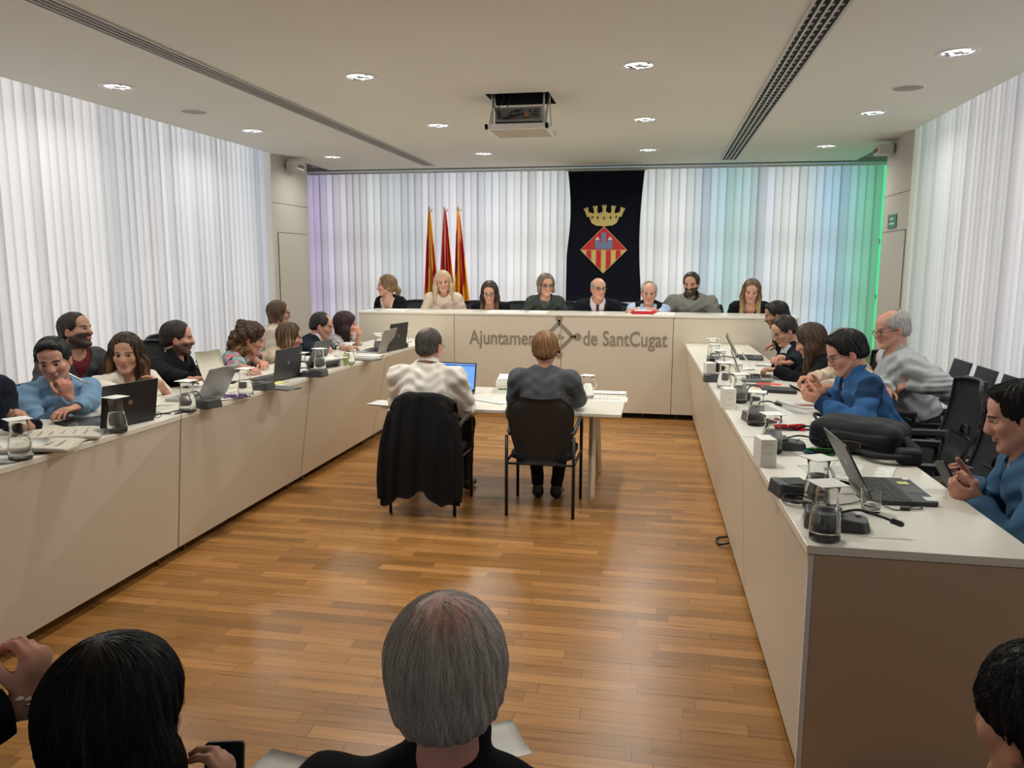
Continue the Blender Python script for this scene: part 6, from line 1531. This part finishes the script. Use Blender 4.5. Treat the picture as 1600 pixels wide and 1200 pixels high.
person('balding man in a navy sweater leaning over the left desk', (-3.300, 7.439, 1.079), 8, (14, -14, 0), ch='balding man in the navy sweater', chz=.74, floor=RISE, s=S_, vox=.0055, skin=RUDDY, hair=dict(style='short', t=.012, hl=.082, bald=((.055, .095), (.05, .06, .045)), strands=300, sl=.02, sr=.0014), haircol=(.02, .014, .012), fat=.03, beard=dict(s=.12), glasses=dict(t=.001), maxlean=42,
  arms={1: dict(w=(-2.184, 5.396, 0.900), e=(0, -1, -.3), d=(.3, .9, 0), p='relax'), -1: dict(w=(-2.270, 5.742, 0.900))}, top=[shirt(srgb(200, 205, 215), sleeve=2, collar=dict(r=.066, h=.04)), dict(name='sweater', col=srgb(20, 32, 44), t=.012, sleeve=1.88, v=.10, vw=.5)])
person('woman with long burgundy hair and fringe in a striped blouse, chin on hand', (-3.220, 7.854, 1.062), 8, (22, -4, 0), ch='woman with burgundy hair', chz=.74, floor=RISE, sex='f', s=S_, vox=.0055, skin=RUDDY, hair=dict(style='long', len=.32, t=.018, wide=.008, fringe=1, strands=700, sl=.08, sr=.0016, hl=.05), haircol=(.030, .010, .014),
  arms={-1: dict(w=(-2.980, 7.630, 0.992), e=(.3, .2, -1), d=(-.5, .1, .7), n=(-.8, .3, -.2), p='curl'), 1: dict(w=(-2.656, 6.853, 0.900), e=(0, -1, -.5), d=(.6, .9, 0), p='relax')}, top=[dict(name='blouse', col=(.5, .5, .5), t=.012, sleeve=1.15, loose=.014, mat=BLOU, wrinkle=.005)])

# ---- dais
DY = 9.44; dk = dict(floor=DAIS_FLOOR, s=1.06, vox=.0065)
person('woman with fair hair tied back in a black blazer turning to the left', (-3.321, 9.440, 1.417), -112, (-158, 0, 4), sex='f', skin=LIGHT, hair=dict(style='pony', t=.018, col2=(.40, .27, .14), zbot=-.1, strands=300, sl=.06, sr=.002), haircol=(.15, .09, .05), arms={},
  top=[dict(name='top', col=srgb(205, 195, 180), t=.0, sleeve=0, vestw=9, v=.12, vw=.6), jacket(BLK, v=.30, vw=.36)], **dk)
person('woman with shoulder length blond hair, pale pink scarf and sweater', (-2.601, 9.440, 1.470), -78, (-72, -3, 5), sex='f', skin=LIGHT, hair=dict(style='long', len=.19, t=.020, wide=.010, strands=400, sl=.08, sr=.002, fwd=.01), haircol=(.52, .40, .25), brow=(.2, .13, .08), arms={},
  top=[dict(name='sweater', col=srgb(206, 186, 172), t=.012, loose=.012)], **dk)
person('dark haired woman in glasses and black blazer looking down', (-2.010, 9.400, 1.353), -88, (-84, -16, 0), sex='f', skin=RUDDY, glasses={}, hair=dict(style='long', len=.24, t=.016, strands=400, sl=.08, sr=.002, col2=(.16, .09, .05), ztop=-.05, zbot=-.2), haircol=(.022, .013, .011), arms={},
  top=[dict(name='top', col=(.012, .012, .013), t=.0, sleeve=0, vestw=9, v=.09, vw=.8), jacket(BLK, v=.26, vw=.3)], **dk)
person('woman with a short grey bob and glasses in a grey green jacket', (-1.333, 9.440, 1.441), -84, (-66, -3, 0), sex='f', skin=RUDDY, glasses={}, hair=dict(style='bob', len=.075, t=.020, wide=.006, col2=(.30, .24, .18), ztop=.1, strands=350, sl=.06, sr=.002), haircol=(.14, .11, .085), arms={},
  top=[dict(name='top', col=srgb(78, 80, 76), t=.0, sleeve=0, vestw=9), jacket(srgb(62, 68, 64), v=.24, vw=.22, lapel=0)], **dk)
person('bald man in a dark suit and purple tie before the banner', (-0.707, 9.420, 1.409), -84, (-66, -2, 0), skin=RUDDY, glasses=dict(t=.0018), hair=dict(style='short', t=.006, hl=.05, bald=((.01, .085), (.072, .115, .075)), amp=.0005), haircol=(.30, .26, .23), brow=(.14, .10, .08), eyes=True, arms={},
  top=[under(srgb(200, 186, 190), t=.002, collar=dict(gap=14), tie=(.055, .035, .075)), jacket((.008, .009, .014), v=.30, vw=.26)], **dk)
person('grey haired man in rimless glasses wearing a black vest over a light blue shirt', (-0.120, 9.400, 1.364), -92, (-88, -6, 0), skin=RUDDY, glasses=dict(t=.0009, mat=METAL), hair=dict(style='short', t=.013, hl=.084, strands=350, sl=.03, sr=.002, bald=((.05, .11), (.05, .06, .04))), haircol=(.36, .33, .30), brow=(.2, .17, .15), arms={1: dict(w=(-.12, 9.12, DAIS_TOP + .04), d=(1, .1, 0), p='relax'), -1: dict(w=(-.24, 9.10, DAIS_TOP + .04), d=(-1, .1, 0))},
  top=[shirt(srgb(168, 186, 214)), dict(name='vest', col=BLK, t=.020, sleeve=0, vestw=.145, v=.24, vw=.34)], **dk)
person('bearded man in a grey sweater on the dais', (0.357, 9.460, 1.469), -92, (-104, -8, 0), skin=MID, fat=.035, sh=.21, hair=dict(style='short', t=.014, strands=300, sl=.02, sr=.002), haircol=(.024, .016, .012), beard=dict(s=.9, full=.005), arms={},
  top=[dict(name='collar_shirt', col=(.02, .02, .022), t=.0, sleeve=0, vestw=9, collar=dict(h=.045)), dict(name='sweater', col=srgb(122, 122, 116), t=.014, loose=.012, wrinkle=.005)], **dk)
person('woman with long straight fair hair in a black blazer and patterned top', (1.026, 9.420, 1.396), -98, (-96, -14, -4), sex='f', skin=RUDDY, hair=dict(style='long', len=.30, t=.016, strands=450, sl=.10, sr=.002, col2=(.40, .27, .13), ztop=.0, zbot=-.12), haircol=(.11, .065, .035), arms={},
  top=[dict(name='top', col=(.5, .5, .5), t=.0, sleeve=0, vestw=9, v=.10, vw=.7, pattern=stripes_pat(70, (.01, .01, .012), 0)), jacket(BLK, v=.34, vw=.3)], **dk)
# ---- witness table
person('man in an off white shirt seen from behind at the witness table', (-1.596, 5.420, 1.116), 90, (76, -4, 0), hipshift=(0, .13), seat=.40, s=1.05, vox=.0045, skin=RUDDY, fat=.05, sh=.205, glasses=dict(t=.0015), hair=dict(style='short', t=.007, zone=(-.012, -.045, .115, .035, .04, .03), zonecol=(.30, .14, .10), strands=1800, sl=.03, sr=.0009, hl=.082), haircol=(.10, .09, .082), eyes=True,
  arms={1: dict(w=(-1.464, 5.756, 0.710), e=(.6, -.6, -1)), -1: dict(w=(-1.74, 5.72, .71), e=(-.6, -.6, -1))}, pants=(.02, .022, .03), knees=.3, top=[shirt(srgb(226, 220, 210), wrinkle=.0075, loose=.014, t=.012, collar=dict(h=.042, r=.066, col=srgb(206, 200, 190)))])
person('woman with short auburn hair in a grey cardigan seen from behind', (-0.768, 5.440, 1.105), 90, (92, -4, 0), hipshift=(0, .14), seat=.40, s=1.02, sex='f', sh=.185, vox=.0045, skin=RUDDY, fat=.025, hair=dict(style='short', t=.015, strands=2600, sl=.05, sr=.0010, amp=.003, hl=.07, col2=(.13, .075, .04), ztop=-.02, zbot=-.08, swirl=(0, -.02, .13)), haircol=(.36, .20, .09), legs='back', pants=BLK,
  arms={1: dict(w=(-0.650, 5.863, 0.710), e=(.8, -.3, -.8), d=(-1, .3, 0)), -1: dict(w=(-.90, 5.72, .71), e=(-.4, -.4, -1), d=(1, .3, 0))}, top=[dict(name='cardigan', col=srgb(84, 88, 92), t=.012, loose=.014, wrinkle=.004, nr=.056)])
# ---- right row
rk = dict(floor=RISE, s=S_)
person('dark haired man in a navy suit with a hand at his mouth', (1.130, 8.118, 1.210), 172, (172, -16, 0), ch='dark haired man with a hand at his mouth', vox=.0058, skin=TAN, hair=dict(style='short', t=.014, quiff=.012, strands=400, sl=.03, sr=.0015), haircol=(.010, .009, .010), beard=dict(s=.6),
  arms={-1: dict(w=(0.800, 6.139, 1.143), e=(-.2, -.5, -1), d=(.15, .1, 1), n=(.8, .2, 0), p='curl'), 1: dict(w=(1.004, 7.272, 0.900), d=(-1, -.2, 0), p='type')}, top=[under(srgb(190, 196, 205)), jacket(NAVY, sleeve=1.9)], **rk)
person('man in glasses, light shirt and dark suit reading papers', (1.100, 7.380, 1.114), 186, (200, -26, 0), ch='man in glasses and dark suit', vox=.0055, skin=LIGHT, glasses=dict(t=.0016), hair=dict(style='short', t=.015, strands=400, sl=.03, sr=.0014), haircol=(.028, .019, .015), beard=dict(s=.1),
  arms={-1: dict(w=(1.027, 6.598, 0.910), d=(-1, .2, 0), e=(.2, -1, -.6)), 1: dict(w=(1.053, 7.087, 0.900))}, top=[under(srgb(186, 196, 208)), jacket((.009, .011, .017), v=.36, vw=.34)], **rk)
person('woman with long straight brown hair in a black jacket reading a paper', (1.160, 6.451, 1.112), 178, (160, -22, 0), ch='woman in the black jacket on the right', sex='f', vox=.005, skin=LIGHT, hair=dict(style='long', len=.34, t=.018, wide=.012, strands=1500, sl=.12, sr=.0013, col2=(.20, .11, .055), zbot=-.25, ztop=0), haircol=(.055, .032, .022),
  arms={-1: dict(w=(0.870, 6.135, 0.920), d=(-1, .1, .1), e=(.2, -1, -.5), p='curl'), 1: dict(w=(0.928, 6.456, 0.920), p='curl')}, top=[dict(name='jacket', col=BLK, t=.012, loose=.010, mat=SUITM)], **rk)
sheet((0.777, 6.268, 0.900), 85, 'white sheet held up by the woman in the black jacket', .2, .28, .25)
person('person in a beige sweater mostly hidden behind the man in blue', (1.300, 6.002, 1.111), 184, (190, -24, 0), ch='person in the beige sweater', vox=.0055, skin=MID, hair=dict(style='short', t=.014, strands=300, sl=.03, sr=.0014), haircol=(.20, .17, .14),
  arms={-1: dict(w=(0.818, 4.976, 0.910), d=(-1, .1, 0), e=(.1, -1, -.6), p='type'), 1: dict(w=(0.854, 5.417, 0.920), d=(-1, -.1, 0), p='curl')}, top=[dict(name='sweater', col=srgb(204, 186, 166), t=.012, loose=.012, wrinkle=.006)], **rk)
t = thing('tablet_case', 'black tablet case under the hands in beige sleeves', 'tablet', (0.816, 5.528, 0.850), R(80)); m = MB(); m.rbox((0, 0, .012), (.085, .11, .011), .01); m.build('case', BLACKP, t)
person('young man in glasses and a blue checked shirt looking at a phone', (1.100, 4.970, 1.182), 184, (184, -24, 0), vox=.0042, skin=RUDDY, glasses=dict(t=.0016), hair=dict(style='short', t=.015, quiff=.014, strands=1400, sl=.04, sr=.0012, amp=.003), haircol=(.012, .010, .010), maxlean=28,
  arms={-1: dict(w=(0.916, 4.695, 0.930), d=(-1, .15, .35), n=(0, .7, .6), e=(.2, -1, -.7), p='hold'), 1: dict(w=(0.994, 5.060, 0.930), d=(-1, -.1, .35), n=(0, -.7, .6), p='hold')},
  top=[shirt(srgb(48, 86, 130), wrinkle=.006, loose=.012, t=.010, collar=dict(col=srgb(40, 84, 130)), pattern=lambda p, I, c: np.where(((np.sin(((p - I['N']) @ I['BM'])[:, 0] * 22 + 1) > .1))[:, None], c[None] * .35, c[None] * 1.15))], **rk)
def phone(loc, rot, label):
    t = thing('smartphone', label, 'phone', loc); t.rotation_euler = rot; m = MB(); m.rbox((0, 0, 0), (.036, .074, .0045), .008); m.build('case', BLACKP, t, bevel=.001); m = MB(); m.rbox((0, 0, .0048), (.033, .070, .0004), .006); m.build('screen', mat('phone_screen', (.02, .024, .03), .08), t); return t
phone((0.860, 4.973, 0.943), (R(25), 0, R(88)), 'smartphone in the hands of the young man in the blue shirt')
person('elderly man in a grey shirt and spectacles sitting against the right blind', (1.530, 5.666, 1.275), 184, (192, -10, 0), seat=RISE + .45, vox=.0048, skin=RUDDY, fat=.04, glasses=dict(t=.0022, drop=.012), hair=dict(style='short', t=.010, bald=((.03, .10), (.06, .09, .05)), strands=700, sl=.02, sr=.0011, hl=.086), haircol=(.42, .40, .38), brow=(.25, .22, .2), pants=(.035, .037, .042), maxlean=20,
  arms={-1: dict(w=(1.620, 5.463, 0.937), e=(.6, -1, -.2), d=(-.9, .2, -.4), n=(0, .3, -1)), 1: dict(w=(1.450, 5.381, 0.902))}, top=[shirt(srgb(172, 176, 178), wrinkle=.007, loose=.014, t=.010, hem=.025)], **rk)
person('dark haired man in a denim shirt holding a phone at the right edge', (1.290, 3.093, 1.158), 172, (163, -14, 0), ch='man in the denim shirt', vox=.0036, skin=RUDDY, hair=dict(style='short', t=.013, quiff=.012, hl=.096, strands=2600, sl=.035, sr=.0010, amp=.003), haircol=(.012, .010, .010), beard=dict(s=.12), maxlean=24,
  arms={-1: dict(w=(1.170, 3.051, 0.847), d=(-1, .25, .35), n=(0, .8, .5), e=(.4, -1, -.6), p='hold'), 1: dict(w=(1.200, 3.215, 0.870), d=(-1, -.1, .3), n=(0, -.7, .6), p='hold')},
  top=[shirt(srgb(72, 106, 138), wrinkle=.006, loose=.010, t=.010, collar=dict(col=srgb(66, 100, 130)))], **rk)
phone((1.100, 3.178, 0.897), (R(65), R(15), R(100)), 'smartphone in the hands of the man in the denim shirt')
# ---- audience in the foreground
person('woman with long dark hair seen from behind in the foreground', (-0.886, 1.116, 0.928), 88, (70, -12, -6), ch='long haired woman in the foreground', chz=.72, seat=.30, s=1.04, sex='f', vox=.005, skin=MID, eyes=False, hair=dict(style='long', len=.40, t=.022, wide=.018, strands=9000, sl=.10, sr=.0006, amp=.003, cj=.5, sj=.08), haircol=(.0045, .0035, .0035),
  arms={1: dict(w=(-0.715, 1.143, 0.763), d=(-.1, .2, 1), n=(-.5, 0, .2), p='hold')}, top=[dict(name='coat', col=BLK, t=.014)])
phone((-0.770, 1.232, 0.742), (R(75), 0, R(15)), 'smartphone held up by the dark haired woman in the foreground')
person('person in black with clasped hands and a bracelet at the lower left corner', (-1.50, .72, 1.12), 84, (80, -4, 0), ch='person in black with clasped hands', s=1.04, sex='f', vox=.005, skin=LIGHT, eyes=False, hair=dict(style='bob', len=.08, t=.02), haircol=(.05, .03, .02),
  arms={1: dict(w=(-1.018, 1.078, 0.971), d=(-.15, .35, .9), n=(-1, .1, 0), e=(.7, -.6, -1), p='curl'), -1: dict(w=(-1.127, 1.081, 0.990), d=(.85, .1, .45), n=(.3, -.9, 0), e=(-.7, -.6, -1), p='relax')}, top=[dict(name='sweater', col=BLK, t=.010, sleeve=1.86)])
person('grey haired man with a pink crown seen from behind in the foreground', (-0.320, 1.174, 1.028), 92, (98, -6, -5), ch='grey haired man in the foreground', chz=.72, seat=.30, s=1.06, vox=.0042, skin=(.50, .24, .18), eyes=False, hair=dict(style='short', t=.017, strands=15000, sl=.055, sr=.00042, amp=.0025, hl=.07, zone=(.014, -.045, .108, .052, .062, .04), zonecol=(.60, .24, .17), swirl=(.0, -.02, .125), cj=.55, sj=.35, vf=.9), haircol=(.52, .47, .42),
  top=[dict(name='coat', col=BLK, t=.020, turtle=.55)])
person('dark haired man at the lower right corner seen from behind', (0.662, 1.390, 0.923), 95, (122, -8, 0), ch='dark haired man at the lower right', chz=.72, seat=.30, s=1.05, vox=.0048, skin=MID, eyes=False, hair=dict(style='short', t=.022, strands=5000, sl=.03, sr=.0007, sj=1.5, amp=.004), haircol=(.006, .005, .005), top=[dict(name='coat', col=BLK, t=.012)])
t = thing('bracelet', 'silver bracelet with pale stones on the clasped hands at the lower left', 'bracelet', (-1.017, 1.075, 0.984))
m = MB(); m.tube([(.030 * math.cos(a), .030 * math.sin(a) * .8, .008 * math.sin(a)) for a in [2 * math.pi * k / 24 for k in range(25)]], .0025, 6, cap=False); m.build('chain', METAL, t, True)
for a in (-120, -90, -60):
    m = MB(); m.lathe([(.0005, -.003), (.007, 0), (.0005, .004)], 8, M=TM((.031 * math.cos(R(a)), .026 * math.sin(R(a)), .004))); m.build('stone', mat('pale_stone', (.7, .66, .6), .15), t)
sheet((-0.651, 1.196, 0.766), 80, 'white paper on the lap of the woman in the foreground', .2, .16, lines=False)
sheet((-0.361, 1.571, 0.649), -60, 'white paper held by the grey haired man in the foreground', .14, .2, lines=False)
